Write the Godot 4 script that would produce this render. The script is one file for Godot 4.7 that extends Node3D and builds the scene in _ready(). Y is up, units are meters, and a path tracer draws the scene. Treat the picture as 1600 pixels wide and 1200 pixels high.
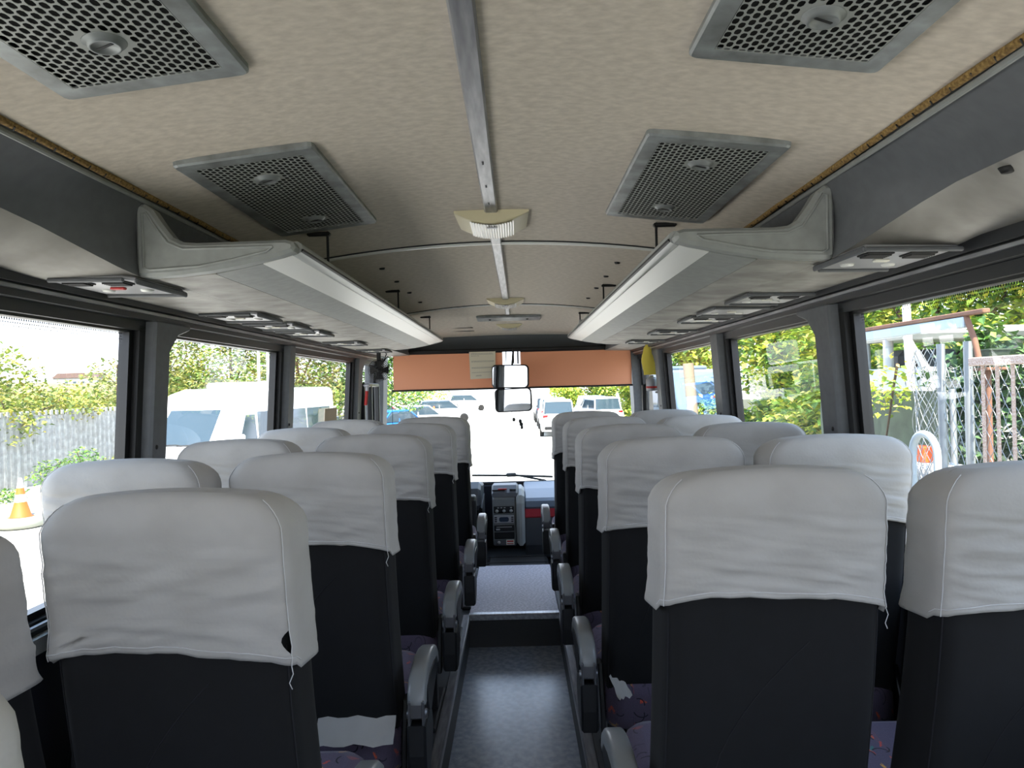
extends Node3D
# Interior of a midibus seen from the rear of the aisle. y up, metres, the bus points to -z.

const CX := -0.065          # middle of the body
const PLAT := 0.165         # top of the seat platforms above the sunken aisle
const GROUND := -1.0
var M := {}
var used := {}
var rng := RandomNumberGenerator.new()

func _ready():
	rng.seed = 7
	# ---------------------------------------------------------------- camera, sky, sun, exposure
	var cam := Camera3D.new()
	cam.name = "camera"
	cam.fov = rad_to_deg(2.0 * atan(600.0 / 1110.0))
	cam.near = 0.05
	cam.far = 900.0
	cam.position = Vector3(0, 1.40, 0)
	cam.rotation_degrees = Vector3(0.2, 0.29, -1.5)
	add_child(cam)
	cam.current = true
	var env := Environment.new()
	env.background_mode = Environment.BG_SKY
	var sky := Sky.new()
	var sm := ProceduralSkyMaterial.new()
	sm.sky_top_color = Color(0.68, 0.80, 0.95)
	sm.sky_horizon_color = Color(0.92, 0.95, 1.0)
	sm.sky_curve = 0.25
	sm.ground_bottom_color = Color(0.5, 0.5, 0.48)
	sm.ground_horizon_color = Color(0.8, 0.82, 0.84)
	sm.sun_angle_max = 1.0
	sky.sky_material = sm
	env.sky = sky
	env.background_energy_multiplier = 1.35
	env.tonemap_mode = Environment.TONE_MAPPER_LINEAR
	env.tonemap_exposure = 3.4
	env.sdfgi_enabled = true
	env.ssao_enabled = true
	env.ssil_enabled = true
	var we := WorldEnvironment.new()
	we.name = "world_environment"
	we.environment = env
	add_child(we)
	var sun := DirectionalLight3D.new()
	sun.name = "sun"
	sun.light_color = Color(1.0, 0.96, 0.88)
	sun.light_energy = 1.7
	sun.light_angular_distance = 0.6
	sun.shadow_enabled = true
	add_child(sun)
	sun.look_at_from_position(Vector3.ZERO, Vector3(-0.02, -0.80, -0.60), Vector3.UP)
	make_materials()
	# ---------------------------------------------------------------- setting
	build_floor()
	build_ceiling()
	build_walls()
	build_trim()
	# ---------------------------------------------------------------- things in the bus
	build_racks()
	build_grilles()
	build_lamps()
	build_service_panels()
	build_seats()
	build_front()
	# ---------------------------------------------------------------- outside
	build_ground()
	build_outside_left()
	build_outside_front()
	build_outside_right()

# ==================================================================== helpers: tagging
func numbered(called: String) -> String:
	if not used.has(called):
		used[called] = 0
		return called
	used[called] += 1
	return "%s_%03d" % [called, used[called]]

func thing(called: String, label: String, category: String, at := Vector3.ZERO, group := "") -> Node3D:
	var o := Node3D.new()
	o.name = numbered(called)
	o.position = at
	tag(o, label, category, group)
	add_child(o, true)
	return o

func tag(o: Node, label: String, category: String, group := "") -> void:
	o.set_meta("label", label)
	o.set_meta("category", category)
	if group != "":
		o.set_meta("group", group)

func struct(called: String, label: String, category: String) -> Node3D:
	var o := Node3D.new()
	o.name = called
	o.set_meta("kind", "structure")
	tag(o, label, category)
	add_child(o, true)
	return o

func part(called: String, s, m: Material, parent: Node, at := Vector3.ZERO) -> MeshInstance3D:
	var o := MeshInstance3D.new()
	o.name = called
	o.mesh = s if s is Mesh else done(s)
	o.material_override = m
	o.position = at
	parent.add_child(o, true)
	return o

# ==================================================================== helpers: shapes
func st() -> SurfaceTool:
	var s := SurfaceTool.new()
	s.begin(Mesh.PRIMITIVE_TRIANGLES)
	s.set_smooth_group(-1)
	return s

func done(s: SurfaceTool) -> ArrayMesh:
	s.generate_normals()
	return s.commit()

func face(s: SurfaceTool, p: Array, centre: Vector3) -> void:
	var n: Vector3 = (p[1] - p[0]).cross(p[2] - p[0])
	var mid := Vector3.ZERO
	for q in p:
		mid += q
	mid /= p.size()
	var flip: bool = n.dot(mid - centre) > 0.0
	for i in range(1, p.size() - 1):
		s.add_vertex(p[0])
		s.add_vertex(p[i + 1] if flip else p[i])
		s.add_vertex(p[i] if flip else p[i + 1])

# box with chamfered edges
func cbox(s: SurfaceTool, c: Vector3, size: Vector3, ch := 0.004, b := Basis()) -> void:
	var h := size / 2.0
	ch = minf(ch, minf(h.x, minf(h.y, h.z)) * 0.9)
	for ax in 3:
		var a1 := (ax + 1) % 3
		var a2 := (ax + 2) % 3
		for sg in [-1.0, 1.0]:
			var f := []
			for k in [[-1.0, -1.0], [1.0, -1.0], [1.0, 1.0], [-1.0, 1.0]]:
				var v := Vector3()
				v[ax] = sg * h[ax]
				v[a1] = k[0] * (h[a1] - ch)
				v[a2] = k[1] * (h[a2] - ch)
				f.append(c + b * v)
			face(s, f, c)
			for sg2 in [-1.0, 1.0]:
				var e := []
				for k in [-1.0, 1.0]:
					var v := Vector3()
					v[ax] = sg * h[ax]
					v[a1] = sg2 * (h[a1] - ch)
					v[a2] = k * (h[a2] - ch)
					e.append(c + b * v)
				for k in [1.0, -1.0]:
					var v := Vector3()
					v[ax] = sg * (h[ax] - ch)
					v[a1] = sg2 * h[a1]
					v[a2] = k * (h[a2] - ch)
					e.append(c + b * v)
				face(s, e, c)
	for x in [-1.0, 1.0]:
		for y in [-1.0, 1.0]:
			for z in [-1.0, 1.0]:
				face(s, [c + b * Vector3(x * h.x, y * (h.y - ch), z * (h.z - ch)), c + b * Vector3(x * (h.x - ch), y * h.y, z * (h.z - ch)), c + b * Vector3(x * (h.x - ch), y * (h.y - ch), z * h.z)], c)

# eight corners given in two quads (same order)
func hexa(s: SurfaceTool, a: Array, b: Array) -> void:
	var c := Vector3.ZERO
	for p in a + b:
		c += p / 8.0
	face(s, a, c)
	face(s, b, c)
	for i in 4:
		var j := (i + 1) % 4
		face(s, [a[i], a[j], b[j], b[i]], c)

func loft(s: SurfaceTool, rings: Array, closed := true, cap0 := true, cap1 := true, smooth := true) -> void:
	s.set_smooth_group(0 if smooth else -1)
	var n: int = rings[0].size()
	var mids := []
	for r in rings:
		var m := Vector3.ZERO
		for p in r:
			m += p
		mids.append(m / r.size())
	var score := 0.0
	for i in rings.size() - 1:
		for j in range(0, n - 1, maxi(1, n / 6)):
			var a: Vector3 = rings[i][j]
			score += (rings[i][(j + 1) % n] - a).cross(rings[i + 1][j] - a).dot(a - (mids[i] + mids[i + 1]) / 2.0)
	var flip := score > 0.0
	for i in rings.size() - 1:
		for j in (n if closed else n - 1):
			var k := (j + 1) % n
			var q := [rings[i][j], rings[i][k], rings[i + 1][k], rings[i + 1][j]]
			if flip:
				q.reverse()
			for t in [0, 1, 2, 0, 2, 3]:
				s.add_vertex(q[t])
	s.set_smooth_group(-1)
	for e in [0, rings.size() - 1]:
		if (e == 0 and cap0) or (e > 0 and cap1):
			var inner: Vector3 = mids[1] if e == 0 else mids[e - 1]
			for j in n:
				face(s, [mids[e], rings[e][j], rings[e][(j + 1) % n]], inner)

func tube(s: SurfaceTool, pts: Array, r: float, n := 8, r2 := -1.0) -> void:
	var rings := []
	var side := Vector3.ZERO
	for i in pts.size():
		var d: Vector3 = (pts[mini(i + 1, pts.size() - 1)] - pts[maxi(i - 1, 0)]).normalized()
		if side == Vector3.ZERO:
			side = d.cross(Vector3.UP if absf(d.y) < 0.9 else Vector3.RIGHT).normalized()
		side = (side - d * side.dot(d)).normalized()
		var up := d.cross(side)
		var rad: float = r if r2 < 0.0 else lerpf(r, r2, float(i) / (pts.size() - 1))
		var ring := []
		for k in n:
			var a := TAU * k / n
			ring.append(pts[i] + (side * cos(a) + up * sin(a)) * rad)
		rings.append(ring)
	loft(s, rings)

func lathe(s: SurfaceTool, prof: Array, n := 16, xf := Transform3D(), smooth := true) -> void:
	var rings := []
	for p in prof:
		var ring := []
		for k in n:
			var a := TAU * k / n
			ring.append(xf * Vector3(cos(a) * p[0], p[1], sin(a) * p[0]))
		rings.append(ring)
	loft(s, rings, true, true, true, smooth)

func inset(poly: Array, d: float) -> Array:
	var area := 0.0
	var n := poly.size()
	for i in n:
		var p: Vector2 = poly[i]
		area += p.cross(poly[(i + 1) % n])
	var sg := 1.0 if area > 0 else -1.0
	var out := []
	for i in n:
		var p: Vector2 = poly[i]
		var e1: Vector2 = (p - poly[(i + n - 1) % n]).normalized()
		var e2: Vector2 = (poly[(i + 1) % n] - p).normalized()
		var n1 := Vector2(-e1.y, e1.x) * sg
		var n2 := Vector2(-e2.y, e2.x) * sg
		var m := n1 + n2
		out.append(p + m * (d / maxf(0.35, 1.0 + n1.dot(n2))))
	return out

# polygon (x, y) swept along local z from z0 to z1 with bevelled rims
func prism(s: SurfaceTool, poly: Array, z0: float, z1: float, xf := Transform3D(), bev := 0.0, smooth := false) -> void:
	var levels := [[z0, bev], [z0 + bev, 0.0], [z1 - bev, 0.0], [z1, bev]] if bev > 0.0 else [[z0, 0.0], [z1, 0.0]]
	var rings := []
	for l in levels:
		var ring := []
		for p in (inset(poly, l[1]) if l[1] > 0.0 else poly):
			ring.append(xf * Vector3(p.x, p.y, l[0]))
		rings.append(ring)
	loft(s, rings, true, false, false, smooth)
	for e in [0, rings.size() - 1]:
		var flat := PackedVector2Array()
		for p in (inset(poly, bev) if bev > 0.0 else poly):
			flat.append(p)
		var idx := Geometry2D.triangulate_polygon(flat)
		var inner: Vector3 = xf * Vector3(flat[0].x, flat[0].y, (z0 + z1) / 2.0)
		for i in range(0, idx.size(), 3):
			face(s, [rings[e][idx[i]], rings[e][idx[i + 1]], rings[e][idx[i + 2]]], inner + (rings[e][idx[i]] - xf * Vector3(flat[idx[i]].x, flat[idx[i]].y, levels[e][0])))

func rrect(w: float, h: float, r: float, n := 4) -> Array:
	var out := []
	for q in 4:
		var cx: float = (w / 2 - r) * [1, -1, -1, 1][q]
		var cy: float = (h / 2 - r) * [1, 1, -1, -1][q]
		for k in n + 1:
			var a := PI / 2 * (q + float(k) / n)
			out.append(Vector2(cx + cos(a) * r, cy + sin(a) * r))
	return out

# basis whose local x, y, z are the given world directions
func frame(x: Vector3, y: Vector3, z: Vector3, at := Vector3.ZERO) -> Transform3D:
	return Transform3D(Basis(x, y, z), at)

func lie(at: Vector3) -> Transform3D:          # polygon in (x, z), swept along y
	return frame(Vector3(1, 0, 0), Vector3(0, 0, 1), Vector3(0, 1, 0), at)

func across(at := Vector3.ZERO) -> Transform3D: # polygon in (z, y), swept along x
	return frame(Vector3(0, 0, 1), Vector3(0, 1, 0), Vector3(1, 0, 0), at)

func flat_uv(s: SurfaceTool, a: Vector3, b: Vector3, c: Vector3, d: Vector3) -> void:
	var uv := [Vector2(0, 0), Vector2(1, 0), Vector2(1, 1), Vector2(0, 1)]
	var p := [a, b, c, d]
	for i in [0, 1, 2, 0, 2, 3]:
		s.set_uv(uv[i])
		s.add_vertex(p[i])

func wall_o(y: float) -> float:
	return 1.10 + (1.61 - y) * 0.063

func ceil_y(o: float, z: float) -> float:
	var y := 1.955 - 0.075 * pow(absf(o) / 0.81, 2.0)
	var t := clampf((-4.9 - z) / 1.2, 0.0, 1.0)
	return y - 0.115 * t * t * (3.0 - 2.0 * t) * (1.0 - 0.5 * pow(absf(o) / 0.81, 2.0))

# ==================================================================== materials
func ntex(seed_: int, freq: float, c0: Color, c1: Color, oct := 4, size := 512, bump := false) -> NoiseTexture2D:
	var n := FastNoiseLite.new()
	n.seed = seed_
	n.noise_type = FastNoiseLite.TYPE_SIMPLEX_SMOOTH
	n.frequency = freq
	n.fractal_octaves = oct
	var t := NoiseTexture2D.new()
	t.width = size
	t.height = size
	t.seamless = true
	t.noise = n
	if bump:
		return t
	var g := Gradient.new()
	g.set_color(0, c0)
	g.set_color(1, c1)
	t.color_ramp = g
	return t

func mat(called: String, c: Color, rough := 0.8, metal := 0.0, o := {}) -> StandardMaterial3D:
	var m := StandardMaterial3D.new()
	m.resource_name = called
	m.albedo_color = c
	m.roughness = rough
	m.metallic = metal
	m.cull_mode = BaseMaterial3D.CULL_DISABLED
	if o.has("tex"):
		m.albedo_texture = o.tex
	if o.has("scale"):
		m.uv1_triplanar = true
		m.uv1_world_triplanar = o.get("world", false)
		m.uv1_scale = o.scale if o.scale is Vector3 else Vector3.ONE * o.scale
	if o.has("bump"):
		m.heightmap_enabled = true
		m.heightmap_texture = o.bump
		m.heightmap_scale = o.get("depth", 0.1)
	if o.has("spec"):
		m.metallic_specular = o.spec
	if o.has("rim"):
		m.rim_enabled = true
		m.rim = o.rim
		m.rim_tint = 0.5
	M[called] = m
	return m

func glassmat(called: String, c: Color, a: float) -> void:
	var m := mat(called, Color(c.r, c.g, c.b, a), 0.0)
	m.transparency = BaseMaterial3D.TRANSPARENCY_ALPHA

func make_materials():
	var W := Color.WHITE
	var grain := ntex(3, 0.05, Color(0.89, 0.89, 0.89), W, 4, 256)
	var blot := ntex(5, 0.012, Color(0.70, 0.69, 0.68), W, 5, 512)
	var grainb := ntex(9, 0.12, W, W, 3, 256, true)
	mat("headliner", Color(0.80, 0.76, 0.70), 0.95, 0, {"tex": ntex(11, 0.035, Color(0.86, 0.855, 0.85), W, 5, 512), "scale": Vector3(1.5, 1.5, 2.6), "world": true, "rim": 0.3, "bump": grainb, "depth": 0.05})
	mat("plastic_grey", Color(0.58, 0.59, 0.575), 0.55, 0, {"tex": grain, "scale": 1.7, "world": true, "bump": grainb, "depth": 0.02})
	mat("plastic_duct", Color(0.67, 0.66, 0.635), 0.6, 0, {"tex": blot, "scale": 1.1, "world": true})
	mat("cove", Color(0.385, 0.395, 0.405), 0.6, 0, {"tex": grain, "scale": 2.0, "world": true, "bump": grainb, "depth": 0.03})
	mat("strip_light", Color(0.86, 0.86, 0.84), 0.35)
	mat("rack_rail", Color(0.66, 0.67, 0.66), 0.35, 0.25)
	mat("aluminium", Color(0.72, 0.72, 0.73), 0.38, 0.85, {"tex": ntex(21, 0.03, Color(0.75, 0.75, 0.76), W, 4, 256), "scale": Vector3(6, 6, 0.8), "world": true})
	mat("grille_metal", Color(0.62, 0.64, 0.64), 0.45, 0.35, {"tex": blot, "scale": 2.0})
	mat("grille_mesh", Color(0.60, 0.61, 0.59), 0.5, 0.2)
	mat("black", Color(0.035, 0.036, 0.04), 0.6)
	mat("black_rubber", Color(0.055, 0.057, 0.062), 0.75)
	mat("black_gloss", Color(0.04, 0.045, 0.055), 0.3)
	mat("cavity", Color(0.02, 0.02, 0.02), 1.0)
	mat("pillar", Color(0.36, 0.37, 0.38), 0.55, 0, {"tex": grain, "scale": 2.0, "world": true})
	mat("header", Color(0.10, 0.11, 0.125), 0.4)
	mat("header_front", Color(0.27, 0.285, 0.30), 0.5)
	mat("navy_wall", Color(0.13, 0.14, 0.18), 0.9)
	mat("cord", Color(0.70, 0.58, 0.35), 0.95, 0, {"tex": ntex(31, 0.06, Color(0.45, 0.4, 0.35), W, 3, 256), "scale": 7.0, "world": true})
	mat("lamp_cream", Color(0.80, 0.76, 0.62), 0.45)
	var lens := mat("lamp_lens", Color(0.93, 0.92, 0.9), 0.25)
	lens.backlight_enabled = true
	lens.backlight = Color(0.3, 0.3, 0.3)
	# cloth
	var weave := ntex(41, 0.2, W, W, 2, 256, true)
	mat("cover_white", Color(0.69, 0.68, 0.665), 0.9, 0, {"tex": ntex(43, 0.01, Color(0.92, 0.915, 0.905), W, 4, 256), "scale": 2.5, "rim": 0.2, "bump": weave, "depth": 0.03})
	mat("cover_seam", Color(0.78, 0.78, 0.78), 0.9)
	mat("seat_black", Color(0.036, 0.040, 0.052), 0.95, 0, {"rim": 0.12, "tex": ntex(47, 0.02, Color(0.7, 0.7, 0.7), W, 4, 256), "scale": 3.0})
	mat("seat_black_seam", Color(0.10, 0.10, 0.12), 0.9)
	mat("seat_pattern", W, 0.95, 0, {"tex": pattern_cloth(), "scale": 3.3, "rim": 0.2})
	mat("arm_pad", Color(0.47, 0.475, 0.475), 0.34)
	mat("arm_plastic", Color(0.07, 0.072, 0.078), 0.45)
	mat("steel", Color(0.45, 0.45, 0.46), 0.4, 0.8)
	mat("dark_steel", Color(0.12, 0.12, 0.125), 0.5, 0.4)
	mat("floor_vinyl", Color(0.68, 0.72, 0.78), 0.27, 0, {"spec": 0.75, "tex": ntex(51, 0.03, Color(0.72, 0.725, 0.74), W, 6, 512), "scale": Vector3(1.6, 1.6, 1.6), "world": true})
	mat("floor_carpet", Color(0.86, 0.84, 0.88), 0.6, 0, {"spec": 0.7, "tex": ntex(53, 0.05, Color(0.62, 0.61, 0.63), W, 5, 512), "scale": Vector3(2.0, 2.0, 3.0), "world": true})
	mat("riser", Color(0.27, 0.275, 0.28), 0.6)
	glassmat("pane", Color(0.85, 0.92, 0.9), 0.03)
	mat("frit", Color(0.03, 0.03, 0.035), 0.35)
	mat("blind", Color(0.84, 0.60, 0.47), 0.9)
	M.blind.backlight_enabled = true
	M.blind.backlight = Color(0.36, 0.20, 0.13)
	mat("mirror", Color(0.92, 0.93, 0.94), 0.02, 1.0)
	mat("dash", Color(0.31, 0.32, 0.34), 0.5)
	mat("dash_pad", Color(0.40, 0.45, 0.51), 0.45)
	mat("console", Color(0.44, 0.45, 0.45), 0.5)
	mat("console_light", Color(0.60, 0.61, 0.60), 0.5)
	mat("red_band", Color(0.80, 0.24, 0.28), 0.7)
	mat("red", Color(0.68, 0.12, 0.10), 0.45)
	mat("paper", Color(0.90, 0.89, 0.84), 0.9)
	M.paper.backlight_enabled = true
	M.paper.backlight = Color(0.3, 0.3, 0.28)
	mat("notice", W, 0.9, 0, {"tex": notice_print()})
	mat("yellow", Color(0.88, 0.80, 0.32), 0.8)
	mat("lcd", Color(0.10, 0.16, 0.24), 0.2)
	mat("silver_plastic", Color(0.66, 0.66, 0.67), 0.4, 0.3)
	mat("beige_card", Color(0.78, 0.70, 0.60), 0.9)
	# outside
	mat("concrete", Color(0.86, 0.85, 0.82), 0.95, 0, {"tex": ntex(61, 0.02, Color(0.86, 0.85, 0.83), W, 5, 512), "scale": 0.25, "world": true})
	mat("sheet", Color(0.66, 0.665, 0.655), 0.6, 0, {"tex": blot, "scale": 0.7, "world": true})
	mat("van_white", Color(0.93, 0.93, 0.93), 0.25)
	mat("car_silver", Color(0.70, 0.71, 0.72), 0.25, 0.2)
	mat("car_dark", Color(0.16, 0.17, 0.19), 0.25, 0.1)
	mat("car_blue", Color(0.16, 0.42, 0.75), 0.25)
	mat("car_steel", Color(0.42, 0.50, 0.57), 0.3, 0.1)
	mat("car_red", Color(0.62, 0.10, 0.10), 0.25)
	mat("car_glass", Color(0.20, 0.26, 0.30), 0.06)
	mat("tyre", Color(0.05, 0.05, 0.05), 0.85)
	mat("tail_red", Color(0.75, 0.06, 0.06), 0.25)
	mat("orange", Color(0.93, 0.36, 0.10), 0.6)
	mat("galvanised", Color(0.60, 0.62, 0.63), 0.45, 0.5)
	mat("rust", Color(0.50, 0.36, 0.29), 0.85, 0, {"tex": grain, "scale": 8.0})
	mat("rust_pale", Color(0.84, 0.80, 0.77), 0.8, 0, {"tex": ntex(71, 0.05, Color(0.70, 0.56, 0.48), W, 4, 256), "scale": 5.0})
	mat("tarp", Color(0.30, 0.36, 0.28), 0.7, 0, {"tex": blot, "scale": 0.8})
	mat("pipe", Color(0.66, 0.71, 0.74), 0.4)
	mat("bark", Color(0.32, 0.26, 0.20), 0.95)
	mat("grass", Color(0.58, 0.55, 0.36), 0.95, 0, {"tex": blot, "scale": 0.2, "world": true})
	mat("verge", Color(0.36, 0.37, 0.26), 0.95, 0, {"tex": blot, "scale": 0.6, "world": true})
	mat("wall_far", Color(0.66, 0.66, 0.67), 0.9)
	mat("roof_far", Color(0.38, 0.31, 0.30), 0.9)
	mat("post_wood", Color(0.62, 0.57, 0.50), 0.9, 0, {"tex": grain, "scale": 3.0})
	var lf := mat("leaf", W, 0.7)
	lf.vertex_color_use_as_albedo = true
	lf.backlight_enabled = true
	lf.backlight = Color(0.55, 0.60, 0.25)

func blob(im: Image, x: float, y: float, r: float, c: Color) -> void:
	var n := im.get_width()
	for dy in range(-ceili(r), ceili(r) + 1):
		for dx in range(-ceili(r), ceili(r) + 1):
			if dx * dx + dy * dy <= r * r:
				im.set_pixel(posmod(int(x) + dx, n), posmod(int(y) + dy, n), c)

func pattern_cloth() -> ImageTexture:
	var r := RandomNumberGenerator.new()
	r.seed = 5
	var n := 512
	var im := Image.create(n, n, false, Image.FORMAT_RGB8)
	for y in n:
		for x in n:
			var k := r.randf_range(0.82, 1.1) * (0.9 if (x + y) % 3 == 0 else 1.0)
			im.set_pixel(x, y, Color(0.36 * k, 0.32 * k, 0.40 * k))
	var cols := [Color(0.86, 0.36, 0.20), Color(0.20, 0.50, 0.46), Color(0.85, 0.62, 0.25), Color(0.78, 0.28, 0.22)]
	for i in 26:
		var c := Vector2(r.randf() * n, r.randf() * n)
		var d := r.randf() * TAU
		var l := r.randf_range(18, 36)
		for k in 30:
			var p := c + Vector2(cos(d), sin(d)) * l * (k / 30.0) + Vector2(r.randf_range(-5, 5), r.randf_range(-5, 5))
			blob(im, p.x, p.y, 2.0, cols[i % 4])
	for i in 34:
		var c := Vector2(r.randf() * n, r.randf() * n)
		var rad := r.randf_range(18, 42)
		var a0 := r.randf() * TAU
		for k in 60:
			var a := a0 + k / 60.0 * r.randf_range(1.9, 2.0)
			blob(im, c.x + cos(a) * rad, c.y + sin(a) * rad, 2.6, Color(0.06, 0.05, 0.09))
	return ImageTexture.create_from_image(im)

func notice_print() -> ImageTexture:
	var r := RandomNumberGenerator.new()
	r.seed = 12
	var im := Image.create(180, 256, false, Image.FORMAT_RGB8)
	im.fill(Color(0.83, 0.80, 0.72))
	for l in [22, 30, 44, 92, 100, 150, 158, 196]:     # unreadable lines of small print
		var x := 14
		var stop := 160 if l != 44 else 70
		while x < stop:
			var w := r.randi_range(4, 12)
			im.fill_rect(Rect2i(x, l, w, 3), Color(0.42, 0.42, 0.42))
			x += w + 3
	for k in 40:
		im.fill_rect(Rect2i(40 + k, 226 + int(6 * sin(k * 0.7)), 2, 2), Color(0.35, 0.35, 0.4))
	return ImageTexture.create_from_image(im)

# ==================================================================== the shell
func build_floor() -> void:
	var f := struct("floor", "sunken dark vinyl aisle floor between raised seat platforms", "floor")
	var s := st()
	cbox(s, Vector3(-0.04, -0.03, -1.29), Vector3(0.50, 0.06, 5.10), 0.002)
	part("aisle_floor", s, M.floor_vinyl, f)
	for sd in [-1.0, 1.0]:
		s = st()
		var x0 := -0.285 if sd < 0 else 0.205
		var x1 := -1.285 if sd < 0 else 1.155
		cbox(s, Vector3((x0 + x1) / 2, PLAT / 2 - 0.02, -1.8), Vector3(absf(x1 - x0), PLAT + 0.04, 6.12), 0.003)
		part("seat_platform", s, M.riser, f)
		s = st()
		cbox(s, Vector3(x0 + sd * 0.014, PLAT + 0.002, -1.3), Vector3(0.034, 0.008, 5.1), 0.002)
		cbox(s, Vector3(x0 - sd * 0.002, PLAT - 0.014, -1.3), Vector3(0.006, 0.03, 5.1), 0.002)
		part("edge_trim", s, M.aluminium, f)
	s = st()
	cbox(s, Vector3(-0.04, PLAT / 2 - 0.03, -4.355), Vector3(0.49, PLAT + 0.06, 1.05), 0.002)
	part("front_step", s, M.riser, f)
	s = st()
	cbox(s, Vector3(-0.04, PLAT + 0.004, -4.37), Vector3(0.486, 0.010, 1.02), 0.003)
	part("step_carpet", s, M.floor_carpet, f)
	s = st()
	cbox(s, Vector3(-0.04, PLAT - 0.004, -3.832), Vector3(0.49, 0.034, 0.016), 0.003)
	cbox(s, Vector3(-0.04, PLAT + 0.007, -3.848), Vector3(0.49, 0.008, 0.05), 0.002)
	part("step_nosing", s, M.aluminium, f)
	s = st()
	cbox(s, Vector3(CX, -0.03, -5.6), Vector3(2.44, 0.06, 1.5), 0.002)
	part("front_floor", s, M.black_rubber, f)
	s = st()
	cbox(s, Vector3(CX, -0.11, -2.5), Vector3(2.44, 0.08, 7.7), 0.01)
	part("underside", s, M.dark_steel, f)

func build_ceiling() -> void:
	var c := struct("ceiling", "taupe felt headliner with a slight arch and a curved front end", "ceiling")
	for z in [[1.28, -2.72], [-2.72, -4.77], [-4.77, -6.08]]:
		var rings := []
		for k in 13:
			var zz := lerpf(z[0], z[1], k / 12.0)
			var r := []
			for i in 25:
				var o := -0.815 + 1.63 * i / 24.0
				r.append(Vector3(CX + o, ceil_y(o, zz), zz))
			rings.append(r)
		var s := st()
		loft(s, rings, false, false, false)
		part("headliner", s, M.headliner, c)
	var s := st()
	var rings := []
	for zz in [1.34, -6.3]:
		var r := []
		for i in 21:
			var a := PI * i / 20.0
			r.append(Vector3(CX + 1.2 * cos(a), 1.69 + 0.36 * pow(sin(a), 0.45), zz))
		for i in 21:
			var a := PI * (20 - i) / 20.0
			r.append(Vector3(CX + 1.14 * cos(a), 1.68 + 0.32 * pow(sin(a), 0.45), zz))
		rings.append(r)
	loft(s, rings, true, false, false, false)
	part("roof_shell", s, M.navy_wall, c)
	var n := 0
	for x in [-0.565, 0.453]:
		for z in [-3.07, -3.45, -3.86, -4.30]:
			s = st()
			var o: float = x - CX
			lathe(s, [[0.0, -0.006], [0.011, -0.005], [0.014, 0.004], [0.0, 0.004]], 12, Transform3D(Basis(), Vector3(x, ceil_y(o, z) - 0.001, z)))
			part("screw_cap", s, M.black, c)
	# faded stamp on the front headliner
	s = st()
	for k in 2:
		cbox(s, Vector3(-0.42, ceil_y(-0.355, -5.62 - 0.13 * k) - 0.001, -5.62 - 0.13 * k), Vector3(0.19, 0.003, 0.018), 0.001)
	part("worn_patch", s, M.header, c)

# a slab that follows the lean of the side wall
func wall_slab(s: SurfaceTool, sd: float, y0: float, y1: float, z0: float, z1: float, i0: float, i1: float) -> void:
	var a := []
	var b := []
	for q in [[y0, i0], [y1, i0], [y1, i1], [y0, i1]]:
		var x: float = CX + sd * (wall_o(q[0]) + q[1])
		a.append(Vector3(x, q[0], z0))
		b.append(Vector3(x, q[0], z1))
	hexa(s, a, b)

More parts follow.
